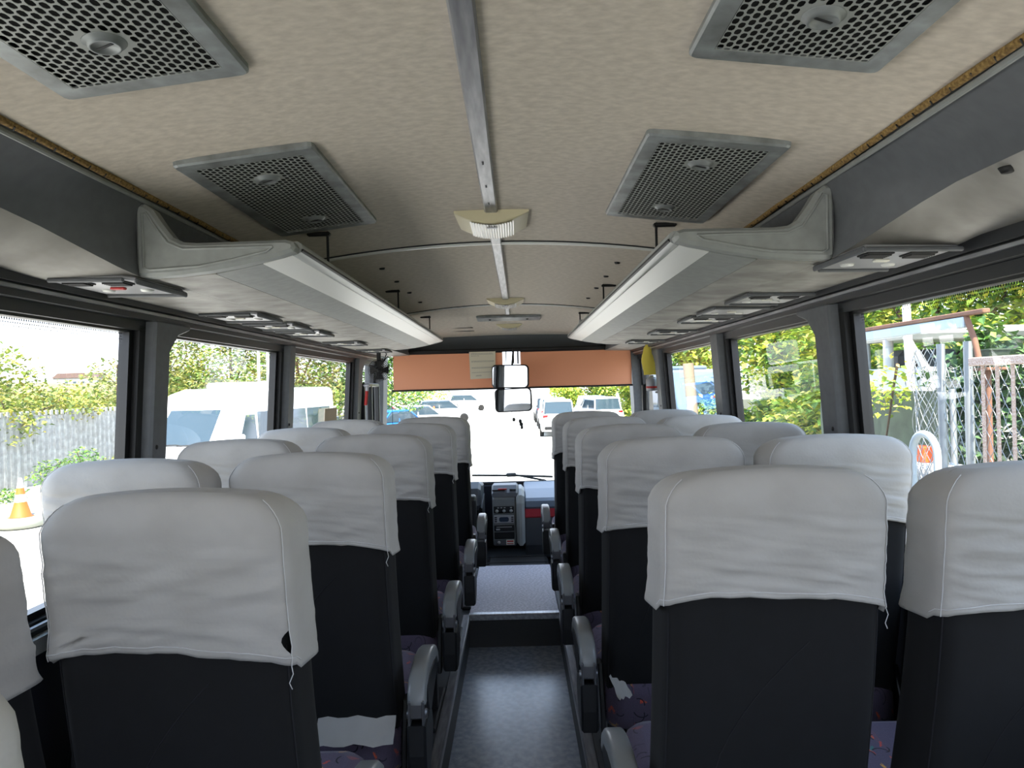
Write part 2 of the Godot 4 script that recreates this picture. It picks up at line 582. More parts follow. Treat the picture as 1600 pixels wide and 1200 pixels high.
func build_walls() -> void:
	var wz := {-1.0: [[1.15, -0.55], [-0.75, -2.205], [-2.365, -3.545], [-3.70, -5.13], [-5.33, -5.98]], 1.0: [[1.15, -0.55], [-0.75, -2.235], [-2.415, -3.49], [-3.68, -4.96], [-5.16, -5.98]]}
	var win := 0
	for sd in [-1.0, 1.0]:
		var w := struct("wall_left" if sd < 0 else "wall_right", "grey bus side wall with pillars on the %s" % ("left" if sd < 0 else "right"), "wall")
		var s := st()
		wall_slab(s, sd, -0.2, 0.80, 1.3, -6.3, 0.0, 0.06)
		part("lower_panel", s, M.navy_wall, w)
		s = st()
		wall_slab(s, sd, 0.775, 0.815, 1.3, -6.2, -0.035, 0.0)
		part("sill_shelf", s, M.plastic_grey, w)
		s = st()
		wall_slab(s, sd, 0.815, 0.83, 1.3, -6.2, -0.012, 0.03)
		wall_slab(s, sd, 0.8, 0.845, 1.3, -6.2, 0.0, 0.05)
		part("sill_channel", s, M.black_gloss, w)
		s = st()
		wall_slab(s, sd, 0.829, 0.838, 1.3, -6.2, -0.016, -0.004)
		wall_slab(s, sd, 1.652, 1.660, 1.3, -6.1, -0.040, -0.028)
		part("bright_strip", s, M.aluminium, w)
		s = st()
		wall_slab(s, sd, 1.605, 1.70, 1.3, -6.2, 0.0, 0.06)
		wall_slab(s, sd, 1.635, 1.692, 1.3, -6.15, -0.03, 0.0)
		wall_slab(s, sd, 1.665, 1.692, 1.3, -6.15, -0.05, -0.03)
		part("header_rail", s, M.header, w)
		# pillars between the panes, with the flare under the header
		var list: Array = wz[sd]
		for i in list.size() - 1:
			var za: float = list[i][1]
			var zb: float = list[i + 1][0]
			s = st()
			wall_slab(s, sd, 0.80, 1.62, za, zb, 0.0, 0.05)
			part("pillar_core", s, M.black, w)
			s = st()
			var pa := za - 0.035
			var pb := zb + 0.012
			var poly := [Vector2(pa, 0.80), Vector2(pa, 1.655), Vector2(pb - 0.14, 1.655), Vector2(pb - 0.14, 1.618), Vector2(pb - 0.05, 1.592), Vector2(pb, 1.54), Vector2(pb, 0.80)]
			if i == 2:
				poly = [Vector2(pa, 0.80), Vector2(pa, 1.655), Vector2(pb, 1.655), Vector2(pb, 0.80)]
			var rings := []
			for q in [[0.012, 0.0], [0.0, -0.022], [-0.012, -0.03]]:
				var r := []
				for p in inset(poly, maxf(0.0, -0.012 - q[1]) * 0.7):
					r.append(Vector3(CX + sd * (wall_o(p.y) + q[1]), p.y, p.x))
				rings.append(r)
			loft(s, rings, true, false, false, false)
			var idx := Geometry2D.triangulate_polygon(PackedVector2Array(inset(poly, 0.0126)))
			for k in range(0, idx.size(), 3):
				face(s, [rings[2][idx[k]], rings[2][idx[k + 1]], rings[2][idx[k + 2]]], Vector3(CX + sd * 1.4, 1.2, (pa + pb) / 2))
			var pm := part("pillar", s, M.pillar, w)
			s = st()
			for yy in [1.235]:
				lathe(s, [[0.0, 0.004], [0.006, 0.003], [0.008, 0.0]], 10, frame(Vector3(0, 0, 1), Vector3(-sd, 0, 0), Vector3(0, 1, 0), Vector3(CX + sd * (wall_o(yy) - 0.031), yy, (pa + pb) / 2 + 0.02)))
			part("screw", s, M.black, pm)
		# the panes
		for i in list.size():
			win += 1
			var z0: float = list[i][0]
			var z1: float = list[i][1]
			var wn := struct("window_%d" % win, "%s side window on the %s, in a black rubber gasket" % [["rear-most, out of view,", "nearest large", "second, between two pillars,", "third, front-most large", "small front corner"][i], "left" if sd < 0 else "right"], "window")
			s = st()
			wall_slab(s, sd, 0.835, 1.612, z0 + 0.02, z0 - 0.026, 0.018, 0.05)
			wall_slab(s, sd, 0.835, 1.612, z1 + 0.026, z1 - 0.02, 0.018, 0.05)
			wall_slab(s, sd, 0.835, 0.862, z0, z1, 0.018, 0.05)
			wall_slab(s, sd, 1.598, 1.615, z0, z1, 0.018, 0.05)
			part("gasket", s, M.frit, wn)
			s = st()
			s.set_smooth_group(-1)
			var xa: float = CX + sd * (wall_o(0.84) + 0.04)
			var xb: float = CX + sd * (wall_o(1.61) + 0.04)
			face(s, [Vector3(xa, 0.84, z0), Vector3(xb, 1.61, z0), Vector3(xb, 1.61, z1), Vector3(xa, 0.84, z1)], Vector3(CX, 1.2, z0))
			part("pane", s, M.pane, wn)
			# dotted edge print along the top of the glass
			if i > 0 and i < 4:
				s = st()
				for row in 5:
					var y := 1.594 - 0.0085 * row
					var rad := 0.0034 - 0.0006 * row
					var k := 0
					var z := z0 - 0.03 - (0.004 if row % 2 else 0.0)
					while z > z1 + 0.03:
						var x: float = CX + sd * (wall_o(y) + 0.0385)
						face(s, [Vector3(x, y - rad, z), Vector3(x, y, z - rad), Vector3(x, y + rad, z), Vector3(x, y, z + rad)], Vector3(CX + sd * 3.0, y, z))
						z -= 0.0085
				part("dot_print", s, M.frit, wn).set_meta("kind", "stuff")
	# front wall with the windscreen
	var fw := struct("wall_front", "dark header and corner posts round the windscreen", "wall")
	var s := st()
	cbox(s, Vector3(CX, 1.90, -6.22), Vector3(2.3, 0.34, 0.12), 0.02)
	part("header_board", s, M.header, fw)
	s = st()
	var rr := []
	for k in 7:
		var t := k / 6.0
		var r := []
		for i in 21:
			var o := -1.05 + 2.1 * i / 20.0
			var yt := ceil_y(clampf(o, -0.8, 0.8), -6.06) + 0.015 - 0.03 * maxf(0.0, absf(o) - 0.8)
			r.append(Vector3(CX + o, lerpf(yt, 1.715, t), -6.06 - 0.03 * sin(t * PI) + 0.05 * t))
		rr.append(r)
	loft(s, rr, false, false, false)
	part("header_panel", s, M.header_front, fw)
	s = st()
	cbox(s, Vector3(CX, 1.712, -6.05), Vector3(2.14, 0.03, 0.10), 0.008)
	part("header_lip", s, M.black, fw)
	s = st()
	for sd in [-1.0, 1.0]:
		hexa(s, [Vector3(CX + sd * 1.09, 0.5, -6.0), Vector3(CX + sd * 1.25, 0.5, -6.0), Vector3(CX + sd * 1.25, 0.5, -6.3), Vector3(CX + sd * 1.11, 0.5, -6.3)], [Vector3(CX + sd * 1.04, 1.75, -6.0), Vector3(CX + sd * 1.2, 1.75, -6.0), Vector3(CX + sd * 1.2, 1.75, -6.3), Vector3(CX + sd * 1.06, 1.75, -6.3)])
	part("corner_post", s, M.pillar, fw)
	s = st()
	cbox(s, Vector3(CX, 0.17, -6.27), Vector3(2.4, 0.74, 0.08), 0.01)
	part("lower_panel", s, M.navy_wall, fw)
	var ww := struct("window_11", "wide windscreen pane at the front of the bus", "window")
	s = st()
	face(s, [Vector3(CX - 1.12, 0.54, -6.28), Vector3(CX + 1.12, 0.54, -6.28), Vector3(CX + 1.07, 1.75, -6.26), Vector3(CX - 1.07, 1.75, -6.26)], Vector3(CX, 1, -5))
	part("pane", s, M.pane, ww)
	s = st()
	cbox(s, Vector3(CX, 0.548, -6.275), Vector3(2.24, 0.03, 0.05), 0.008)
	part("gasket", s, M.black_rubber, ww)
	# rear wall with the rear window, behind the camera
	var bw := struct("wall_rear", "rear wall of the bus with a wide rear window", "wall")
	s = st()
	cbox(s, Vector3(CX, 0.35, 1.3), Vector3(2.44, 1.1, 0.08), 0.01)
	cbox(s, Vector3(CX, 1.85, 1.3), Vector3(2.3, 0.40, 0.08), 0.01)
	for sd in [-1.0, 1.0]:
		cbox(s, Vector3(CX + sd * 1.07, 1.3, 1.3), Vector3(0.2, 0.9, 0.08), 0.01)
	part("rear_panel", s, M.pillar, bw)
	var rw := struct("window_12", "rear window pane", "window")
	s = st()
	face(s, [Vector3(CX - 0.98, 0.88, 1.31), Vector3(CX + 0.98, 0.88, 1.31), Vector3(CX + 0.98, 1.67, 1.31), Vector3(CX - 0.98, 1.67, 1.31)], Vector3(CX, 1, 0))
	part("pane", s, M.pane, rw)

func build_trim() -> void:
	var n := 0
	# coving over the windows, one long panel each side
	for sd in [-1.0, 1.0]:
		n += 1
		var t := struct("trim_%d" % n, "curved grey cove panel between ceiling and windows on the %s" % ("left" if sd < 0 else "right"), "cove panel")
		var up := []
		var low := []
		var rest := []
		for k in 61:
			var z := lerpf(1.28, -6.05, k / 60.0)
			if k >= 20 and k <= 27:
				z = [-1.16, -1.30, -1.38, -1.46, -1.54, -1.62, -1.68, -1.80][k - 20]
			elif k > 27:
				z = lerpf(-1.80, -6.05, (k - 27) / 33.0)
			elif k < 20:
				z = lerpf(1.28, -1.16, k / 20.0)
			var q := clampf((-1.36 - z) / 0.34, 0.0, 1.0)
			q = q * q * (3 - 2 * q)
			var fo := lerpf(0.93, 0.825, q)
			var fy := lerpf(1.775, 1.686, q)
			var top := minf(1.882, ceil_y(0.81, z) + 0.004)
			var r := []
			for i in 7:
				var u := i / 6.0
				r.append(Vector3(CX + sd * (lerpf(0.812, fo, u) + 0.018 * sin(u * PI)), lerpf(top, fy, u) , z))
			up.append(r)
			r = []
			for i in 7:
				var u := i / 6.0
				var o := lerpf(fo, 1.085, u)
				r.append(Vector3(CX + sd * o, lerpf(fy, 1.682, pow(u, 0.8)) - 0.003 * sin(u * PI), z))
			low.append(r)
		var s := st()
		loft(s, up, false, false, false)
		part("cove_upper", s, M.cove, t)
		s = st()
		loft(s, low, false, false, false)
		part("duct_underside", s, M.plastic_duct, t)
	# woven cord and thin bead along the edge of the headliner
	for sd in [-1.0, 1.0]:
		n += 1
		var t := struct("trim_%d" % n, "frayed yellow woven cord along the %s edge of the ceiling" % ("left" if sd < 0 else "right"), "cord trim")
		var s := st()
		var pts := []
		for k in 46:
			var z := lerpf(1.2, -5.0, k / 45.0)
			pts.append(Vector3(CX + sd * (0.802 + 0.002 * sin(k * 2.1)), 1.879 + 0.002 * cos(k * 1.7), z))
		tube(s, pts, 0.0075, 8)
		var c := part("woven_cord", s, M.cord, t)
		s = st()
		for k in 90:
			var z := 0.2 - k * 0.055
			var x: float = CX + sd * 0.803
			tube(s, [Vector3(x - sd * 0.009, 1.874, z), Vector3(x, 1.8705, z - 0.008), Vector3(x + sd * 0.008, 1.877, z - 0.016)], 0.0016, 4)
		part("binding_stitches", s, M.dark_steel, c)
		s = st()
		cbox(s, Vector3(CX + sd * 0.817, 1.869, -1.9), Vector3(0.010, 0.012, 6.2), 0.003)
		part("bead", s, M.plastic_grey, t)
	# centre strip in three lengths
	for z in [[1.2, -2.25, 0.041], [-2.40, -4.47, 0.04], [-4.6, -5.2, 0.03]]:
		n += 1
		var t := struct("trim_%d" % n, ["", "", "", "", "", "brushed metal ceiling strip running from the camera to the nearest lamp", "brushed metal ceiling strip between the nearest and the second lamp", "short metal ceiling strip ending at the flat plate"][n], "ceiling strip")
		var s := st()
		var rings := []
		for k in 9:
			var zz := lerpf(z[0], z[1], k / 8.0)
			var y := ceil_y(0.0, zz)
			var r := []
			var hw: float = z[2] / 2
			for p in [[-hw, 0.004], [-hw, -0.006], [-hw * 0.8, -0.010], [hw * 0.8, -0.010], [hw, -0.006], [hw, 0.004]]:
				r.append(Vector3(-0.064 + p[0] + 0.03 * clampf((-zz - 2) / 5.0, 0, 1), y + p[1], zz))
			rings.append(r)
		loft(s, rings, true, true, true, false)
		part("metal_strip", s, M.aluminium, t)
		s = st()
		if n == 5:
			for zz in [-1.72, -1.92, -2.1]:
				for k in 2:
					lathe(s, [[0.0, -0.013], [0.0022, -0.012], [0.003, -0.010]], 8, Transform3D(Basis(), Vector3(-0.066, ceil_y(0, zz), zz - 0.012 * k)))
			part("rivet", s, M.steel, t)
	# ribs across the ceiling
	for z in [-2.72, -4.77]:
		n += 1
		var t := struct("trim_%d" % n, "thin metal rib across the ceiling %s" % ("behind the nearest lamp" if z > -4 else "at the second lamp"), "ceiling rib")
		var s := st()
		var rings := []
		for k in 25:
			var o := -0.815 + 1.63 * k / 24.0
			var y := ceil_y(o, z)
			var r := []
			for p in [[0.016, 0.004], [0.012, -0.006], [0.004, -0.010], [-0.004, -0.010], [-0.012, -0.006], [-0.016, 0.004]]:
				r.append(Vector3(CX + o, y + p[1], z + p[0]))
			rings.append(r)
		loft(s, rings, true, true, true, false)
		part("rib_strip", s, M.strip_light, t)
		s = st()
		rings = []
		for k in 25:
			var o := -0.815 + 1.63 * k / 24.0
			var y := ceil_y(o, z)
			var r := []
			for p in [[0.026, 0.004], [0.024, -0.004], [0.016, -0.004], [0.015, 0.004]]:
				r.append(Vector3(CX + o, y + p[1], z + p[0]))
			rings.append(r)
		loft(s, rings, true, true, true, false)
		part("rib_shadow_gap", s, M.black, t)
	# flat plate with two screws between the second and third lamp
	n += 1
	var t := struct("trim_%d" % n, "flat grey metal plate with two screws on the ceiling", "ceiling plate")
	var s := st()
	cbox(s, Vector3(-0.04, ceil_y(0, -5.33) - 0.006, -5.33), Vector3(0.48, 0.02, 0.18), 0.006, Basis(Vector3.RIGHT, -0.06))
	part("plate", s, M.grille_metal, t)
	for k in [-1.0, 1.0]:
		s = st()
		lathe(s, [[0.0, -0.022], [0.008, -0.021], [0.01, -0.012], [0.0, -0.012]], 10, Transform3D(Basis(), Vector3(-0.04 + k * 0.14, ceil_y(0, -5.33), -5.33)))
		part("screw", s, M.black, t)

# ==================================================================== overhead racks
func build_racks() -> void:
	for sd in [-1.0, 1.0]:
		var t := thing("luggage_rack", "grey overhead luggage rack above the %s seats" % ("left" if sd < 0 else "right"), "luggage rack", Vector3.ZERO, "overhead racks")
		var z0 := -1.70
		var z1 := -5.12
		# end cap: L-shaped moulding seen end on, outline in (o, y)
		var P := [Vector2(0.452, 1.748), Vector2(0.458, 1.737), Vector2(0.49, 1.727), Vector2(0.58, 1.708), Vector2(0.66, 1.695), Vector2(0.74, 1.687), Vector2(0.822, 1.684), Vector2(0.832, 1.69), Vector2(0.834, 1.845), Vector2(0.828, 1.858), Vector2(0.812, 1.860), Vector2(0.792, 1.845), Vector2(0.768, 1.808), Vector2(0.745, 1.778), Vector2(0.722, 1.766), Vector2(0.69, 1.763), Vector2(0.57, 1.764), Vector2(0.475, 1.765), Vector2(0.458, 1.760)]
		var X := frame(Vector3(sd, 0, 0), Vector3(0, 1, 0), Vector3(0, 0, 1), Vector3(CX, 0, 0))
		var s := st()
		prism(s, P, z0 - 0.035, z0 + 0.012, X, 0.008)
		var cap := part("end_cap", s, M.plastic_grey, t)
		# recessed pressing on the cap, as a raised inner rim
		s = st()
		var rim := [Vector2(0.505, 1.748), Vector2(0.52, 1.737), Vector2(0.60, 1.720), Vector2(0.68, 1.706), Vector2(0.80, 1.700), Vector2(0.813, 1.706), Vector2(0.815, 1.835), Vector2(0.806, 1.838), Vector2(0.782, 1.800), Vector2(0.756, 1.764), Vector2(0.72, 1.748), Vector2(0.60, 1.748)]
		var pts := []
		for k in rim.size() + 1:
			var p: Vector2 = rim[k % rim.size()]
			pts.append(Vector3(CX + sd * p.x, p.y, z0 + 0.0125))
		tube(s, pts, 0.0035, 6)
		part("pressed_rim", s, M.plastic_grey, cap)
		s = st()
		prism(s, P, z1 - 0.012, z1 + 0.03, X, 0.008)
		part("end_cap", s, M.plastic_grey, t)
		# tray: floor and lip along the whole length
		s = st()
		prism(s, [Vector2(0.50, 1.728), Vector2(0.58, 1.711), Vector2(0.66, 1.698), Vector2(0.74, 1.690), Vector2(0.828, 1.686), Vector2(0.828, 1.70), Vector2(0.74, 1.704), Vector2(0.66, 1.712), Vector2(0.58, 1.725), Vector2(0.50, 1.742)], z1, z0 - 0.035, X)
		part("tray", s, M.plastic_duct, t)
		# panels under the tray, light near the windows and darker near the rail
		var k := 0
		for q in [[0.545, 0.66, "plastic_grey"], [0.662, 0.80, "plastic_duct"]]:
			s = st()
			var ya := 1.7185 if k == 0 else 1.6965
			var yb := 1.6965 if k == 0 else 1.6865
			prism(s, [Vector2(q[0], ya - 0.003), Vector2(q[1], yb - 0.003), Vector2(q[1], yb + 0.003), Vector2(q[0], ya + 0.003)], z1 + 0.02, z0 - 0.036, X, 0.001)
			part("under_panel", s, M[q[2]], t)
			k += 1
		s = st()
		prism(s, [Vector2(0.472, 1.7335), Vector2(0.545, 1.7155), Vector2(0.546, 1.7205), Vector2(0.473, 1.7385)], z1 + 0.02, z0 - 0.036, X, 0.001)
		part("light_strip", s, M.strip_light, t)
		s = st()
		prism(s, [Vector2(0.447, 1.752), Vector2(0.452, 1.741), Vector2(0.47, 1.733), Vector2(0.476, 1.737), Vector2(0.478, 1.757), Vector2(0.472, 1.768), Vector2(0.460, 1.769), Vector2(0.450, 1.763)], z1, z0 - 0.034, X, 0.0, true)
		var rail := part("front_rail", s, M.rack_rail, t)
		s = st()
		prism(s, [Vector2(0.4455, 1.750), Vector2(0.4465, 1.745), Vector2(0.451, 1.742), Vector2(0.451, 1.750)], z1, z0 - 0.034, X)
		part("rail_groove", s, M.dark_steel, rail)
		# hangers to the ceiling
		for z in [-2.31, -3.70, -5.05]:
			s = st()
			var xo := 0.535
			var y1 := ceil_y(xo, z)
			tube(s, [Vector3(CX + sd * xo, 1.742, z), Vector3(CX + sd * xo, y1 - 0.006, z), Vector3(CX + sd * (xo + 0.002), y1 - 0.003, z)], 0.0042, 8)
			var rod := part("hanger_rod", s, M.dark_steel, t)
			s = st()
			cbox(s, Vector3(CX + sd * (xo + 0.028), y1 - 0.010, z), Vector3(0.075, 0.012, 0.02), 0.003)
			part("hanger_bracket", s, M.dark_steel, rod)
		if sd > 0:
			s = st()
			cbox(s, Vector3(CX + 0.545, 1.83, -4.98), Vector3(0.05, 0.05, 0.03), 0.006)
			part("clear_tag", s, M.silver_plastic, t)

# ==================================================================== ceiling grilles
func grille_plate() -> ArrayMesh:
	var s := st()
	var cw := 0.0120                    # columns, every other one shifted by half a hole
	var cl := 0.0194
	var nx := 20
	var nz := 33
	var x0 := -nx * cw / 2
	var z0 := -nz * cl / 2
	for c in nx:
		var shift := cl / 2 if c % 2 else 0.0
		var xc := x0 + (c + 0.5) * cw
		for r in range(-1 if c % 2 else 0, nz):
			var za := maxf(z0 + r * cl + shift, z0)
			var zb := minf(z0 + (r + 1) * cl + shift, -z0)
			var zc := (za + zb) / 2
			var hl := minf(0.0083, (zb - za) / 2 - 0.0016)
			var knob := minf(Vector2(xc, zc - 0.20).length(), Vector2(xc, zc + 0.20).length())
			var box := [Vector3(xc + cw / 2, 0, zb), Vector3(xc - cw / 2, 0, zb), Vector3(xc - cw / 2, 0, za), Vector3(xc + cw / 2, 0, za)]
			var up := Vector3(xc, 1, zc)
			if knob < 0.034:
				face(s, box, up)
				continue
			var hw := 0.0049
			var q := 0.5
			var p := []
			for v in [Vector2(hw, hl * q), Vector2(hw * q, hl), Vector2(-hw * q, hl), Vector2(-hw, hl * q), Vector2(-hw, -hl * q), Vector2(-hw * q, -hl), Vector2(hw * q, -hl), Vector2(hw, -hl * q)]:
				p.append(Vector3(xc + v.x, 0, zc + v.y))
			for k in 4:
				face(s, [box[k], p[k * 2], p[k * 2 + 1]], up)
				face(s, [box[k], p[k * 2 + 1], p[(k * 2 + 2) % 8], box[(k + 1) % 4]], up)
			for k in 8:
				var a: Vector3 = p[k]
				var b: Vector3 = p[(k + 1) % 8]
				face(s, [a, b, b + Vector3(0, 0.0008, 0), a + Vector3(0, 0.0008, 0)], a * 2 - Vector3(xc, 0, zc))
	return done(s)

func build_grilles() -> void:
	var plate := grille_plate()
	var fs := st()
	var outer := rrect(0.31, 0.715, 0.012, 2)
	var lip := rrect(0.302, 0.707, 0.010, 2)
	var inner := rrect(0.2415, 0.6395, 0.001, 2)
	var rings := []
	for q in [[outer, 0.022], [outer, 0.004], [lip, 0.0], [inner, 0.0], [inner, 0.004]]:
		var r := []
		for p in q[0]:
			r.append(Vector3(p.x, q[1], p.y))
		rings.append(r)
	loft(fs, rings, true, false, false, false)
	var fmesh := done(fs)
	var bs := st()
	cbox(bs, Vector3(0, 0.0098, 0), Vector3(0.26, 0.003, 0.66), 0.001)
	var bmesh := done(bs)
	var ks := st()
	lathe(ks, [[0.0, -0.006], [0.017, -0.006], [0.0185, -0.0085], [0.022, -0.0085], [0.0245, -0.004], [0.029, -0.001], [0.030, 0.0], [0.0, 0.0]], 24)
	var kmesh := done(ks)
	var ss := st()
	cbox(ss, Vector3(0, -0.0063, 0), Vector3(0.030, 0.0016, 0.005), 0.0006)
	var smesh := done(ss)
	var where := [[-1.0, -1.885, "second ceiling grille from the camera, left of the metal strip"], [1.0, -1.865, "second ceiling grille from the camera, right of the metal strip"], [-1.0, -0.815, "nearest ceiling grille at the top left corner, partly out of view"], [1.0, -0.80, "nearest ceiling grille at the top right, partly out of view"]]
	for w in where:
		var o: float = w[0] * 0.512
		var t := thing("ceiling_grille", "grey perforated metal " + w[2], "air grille", Vector3(CX + o, ceil_y(o, w[1]) - 0.016, w[1]), "ceiling air grilles")
		t.rotation.z = -w[0] * 0.115
		var fr := part("grille_frame", fmesh, M.grille_metal, t)
		part("perforated_plate", plate, M.grille_mesh, t)
		part("dark_cavity", bmesh, M.cavity, t)
		for z in [-0.20, 0.20]:
			var kb := part("lock_knob", kmesh, M.grille_metal, t, Vector3(0, 0, z))
			part("knob_slot", smesh, M.dark_steel, kb)
			kb.rotation.y = 0.35 * w[0]

# ==================================================================== ceiling lamps
func lamp_h(u: float) -> float:
	return 0.010 + 0.032 * (1.0 - u * u)

func build_lamps() -> void:
	var z := [-2.22, -4.44, -5.55]
	var names := ["nearest cream ceiling lamp with ribbed lens, at the end of the wide metal strip", "second cream ceiling lamp with ribbed lens, half way down the ceiling", "smallest looking cream ceiling lamp, in front of the flat plate"]
	for i in 3:
		var y := ceil_y(0, z[i])
		var t := thing("ceiling_lamp", names[i], "ceiling lamp", Vector3(-0.062 + 0.012 * i, y, z[i]), "cream ceiling lamps")
		t.scale = Vector3.ONE * [1.0, 1.0, 0.85][i]
		var s := st()
		var rings := []
		for q in [[0.0, 0.118, 0.0], [-0.002, 0.1178, 0.86], [-0.007, 0.1172, 0.97], [-0.016, 0.117, 1.0], [-0.12, 0.115, 1.0], [-0.225, 0.112, 0.98], [-0.24, 0.110, 0.86], [-0.246, 0.108, 0.0]]:
			var r := []
			for k in 21:
				var u := -1.0 + k / 10.0
				r.append(Vector3(u * q[1], -q[2] * lamp_h(u) + 0.001, q[0]))
			r.append(Vector3(q[1], 0.006, q[0]))
			r.append(Vector3(-q[1], 0.006, q[0]))
			rings.append(r)
		loft(s, rings, true, true, true, false)
		var body := part("lamp_body", s, M.lamp_cream, t)
		s = st()
		var nrib := 17
		var lr := []
		for z1 in [-0.016, -0.08, -0.15, -0.226]:
			var r := []
			for k in nrib * 4 + 1:
				var u := -1.0 + 2.0 * k / (nrib * 4)
				var x := u * 0.070
				r.append(Vector3(x, -lamp_h(x / 0.115) - 0.0025 - 0.0018 * cos(TAU * nrib * (u + 1) / 2), z1))
			lr.append(r)
		loft(s, lr, false, false, false)
		part("ribbed_lens", s, M.lamp_lens, t)
		s = st()
		lathe(s, [[0.0, -0.003], [0.008, -0.002], [0.010, 0.003]], 10, frame(Vector3(1, 0, 0), Vector3(0, 1, 0), Vector3(0, 0, 1), Vector3(0, -0.044, -0.05)))
		cbox(s, Vector3(0, -0.0465, -0.05), Vector3(0.034, 0.004, 0.018), 0.001)
		part("lens_emblem", s, M.silver_plastic, body)

# ==================================================================== reading light panels
func build_service_panels() -> void:
	var fs := st()
	var outline := [Vector2(-0.105, 0.145), Vector2(-0.105, -0.105), Vector2(-0.085, -0.125), Vector2(0.085, -0.125), Vector2(0.105, -0.115), Vector2(0.105, 0.135)]
	prism(fs, outline, 0.0, 0.010, lie(Vector3(0, -0.006, 0)), 0.004)
	var fmesh := done(fs)
	var rs := st()
	for p in [[0, 0.148, 0.214, 0.010], [0, -0.128, 0.18, 0.010]]:
		cbox(rs, Vector3(p[0], -0.008, p[1]), Vector3(p[2], 0.011, p[3]), 0.003)
	cbox(rs, Vector3(-0.108, -0.008, 0.02), Vector3(0.008, 0.014, 0.26), 0.003)
	var rmesh := done(rs)
	var vs := st()
	cbox(vs, Vector3(0, -0.0075, 0), Vector3(0.062, 0.004, 0.05), 0.0015)
	var vmesh := done(vs)
	var ls := st()
	for k in 5:
		cbox(ls, Vector3(0, -0.011, -0.018 + k * 0.009), Vector3(0.054, 0.0055, 0.003), 0.001, Basis(Vector3.RIGHT, 0.5))
	var lmesh := done(ls)
	var is_ := st()
	lathe(is_, [[0.0, -0.012], [0.014, -0.011], [0.017, -0.006], [0.0, -0.006]], 14)
	var imesh := done(is_)
	var us := st()
	cbox(us, Vector3(0, -0.009, 0), Vector3(0.036, 0.006, 0.016), 0.002)
	var umesh := done(us)
	var L := [[-1.0, -1.785, "nearest"], [-1.0, -2.58, "second"], [-1.0, -2.97, "third"], [-1.0, -3.36, "fourth"], [-1.0, -4.15, "fifth"], [-1.0, -5.0, "sixth"], [1.0, -1.69, "nearest"], [1.0, -2.45, "second"], [1.0, -2.85, "third"], [1.0, -3.20, "fourth"], [1.0, -3.95, "fifth"], [1.0, -4.76, "sixth"]]
	for q in L:
		var o := 0.935
		var t := thing("service_panel", "%s reading light and air vent panel under the %s overhead duct" % [q[2], "left" if q[0] < 0 else "right"], "service panel", Vector3(CX + q[0] * o, 1.683, q[1]), "overhead service panels")
		t.rotation = Vector3(0.0, 0, -q[0] * 0.02)
		if q[0] < 0:
			t.rotation.y = PI
			t.rotation.z = 0.02
		part("panel_plate", fmesh, M.silver_plastic, t)
		part("panel_rim", rmesh, M.pillar, t)
		if q[2] != "third" or q[0] < 0:
			for k in [-1.0, 1.0]:
				var v := part("air_vent", vmesh, M.black, t, Vector3(k * 0.048, 0, 0.08 * (1 if q[0] > 0 else -1)))
				part("vent_louvres", lmesh, M.dark_steel, v)
		for k in [-1.0, 1.0]:
			part("reading_light", imesh, M.strip_light, t, Vector3(k * 0.05, 0, -0.055 * (1 if q[0] > 0 else -1)))
		part("call_button", umesh, M.red if q[0] < 0 and q[2] == "nearest" else M.paper, t, Vector3(0, 0, 0.01))

# ==================================================================== seats
# outline of the backrest at one height: a trapezoid, narrower at the rear, with rounded corners
func outline(wr: float, wf: float, zr: float, t: float, k: float, y: float) -> Array:
	var c := [Vector2(-wr, zr), Vector2(wr, zr), Vector2(wf, zr - t), Vector2(-wf, zr - t)]
	var sub := [20, 6, 6, 6]
	var out := []
	for i in 4:
		var a: Vector2 = c[i]
		var prev: Vector2 = (c[(i + 3) % 4] - a).normalized()
		var next: Vector2 = (c[(i + 1) % 4] - a).normalized()
		var p0 := a + prev * k
		var p2 := a + next * k
		for j in 6:
			var u := j / 5.0
			var p := p0.lerp(a, u).lerp(a.lerp(p2, u), u)
			out.append(Vector3(p.x, y, p.y))
		var b: Vector2 = c[(i + 1) % 4]
		var p3 := b - next * k
		for j in range(1, sub[i]):
			var p := p2.lerp(p3, float(j) / sub[i])
			out.append(Vector3(p.x, y, p.y))
	return out

const TOP := 1.064     # height of the headrest above the platform

func back_ring(y: float, off: float, tight := 0.0) -> Array:
	var v := clampf((y - 0.33) / (TOP - 0.33), 0.0, 1.0)
	var zr := -0.135 * (1.0 - v) + 0.02 * sin(v * PI)
	var wr := lerpf(0.188, 0.182, v) + off - tight
	var wf := lerpf(0.194, 0.199, v) + off - tight
	var t := lerpf(0.13, 0.095, v) + 2.0 * off - tight * 1.1
	return outline(wr, wf, zr + off - tight * 0.5, t, 0.03, y)

func crown(r: Array, amt: float) -> Array:
	for i in r.size():
		var p: Vector3 = r[i]
		p.y += amt * (0.010 - 0.016 * pow(absf(p.x) / 0.2, 2.0))
		r[i] = p
	return r

func backrest_mesh() -> ArrayMesh:
	var s := st()
	var rings := []
	rings.append(back_ring(0.325, 0, 0.02))
	for k in 14:
		rings.append(back_ring(0.335 + (TOP - 0.05 - 0.335) * k / 13.0, 0.0))
	for k in range(1, 7):
		var a := PI / 2 * k / 6.0
		rings.append(crown(back_ring(TOP - 0.05 + 0.05 * sin(a), 0.0, 0.055 * (1 - cos(a))), k / 6.0))
	loft(s, rings)
	return done(s)

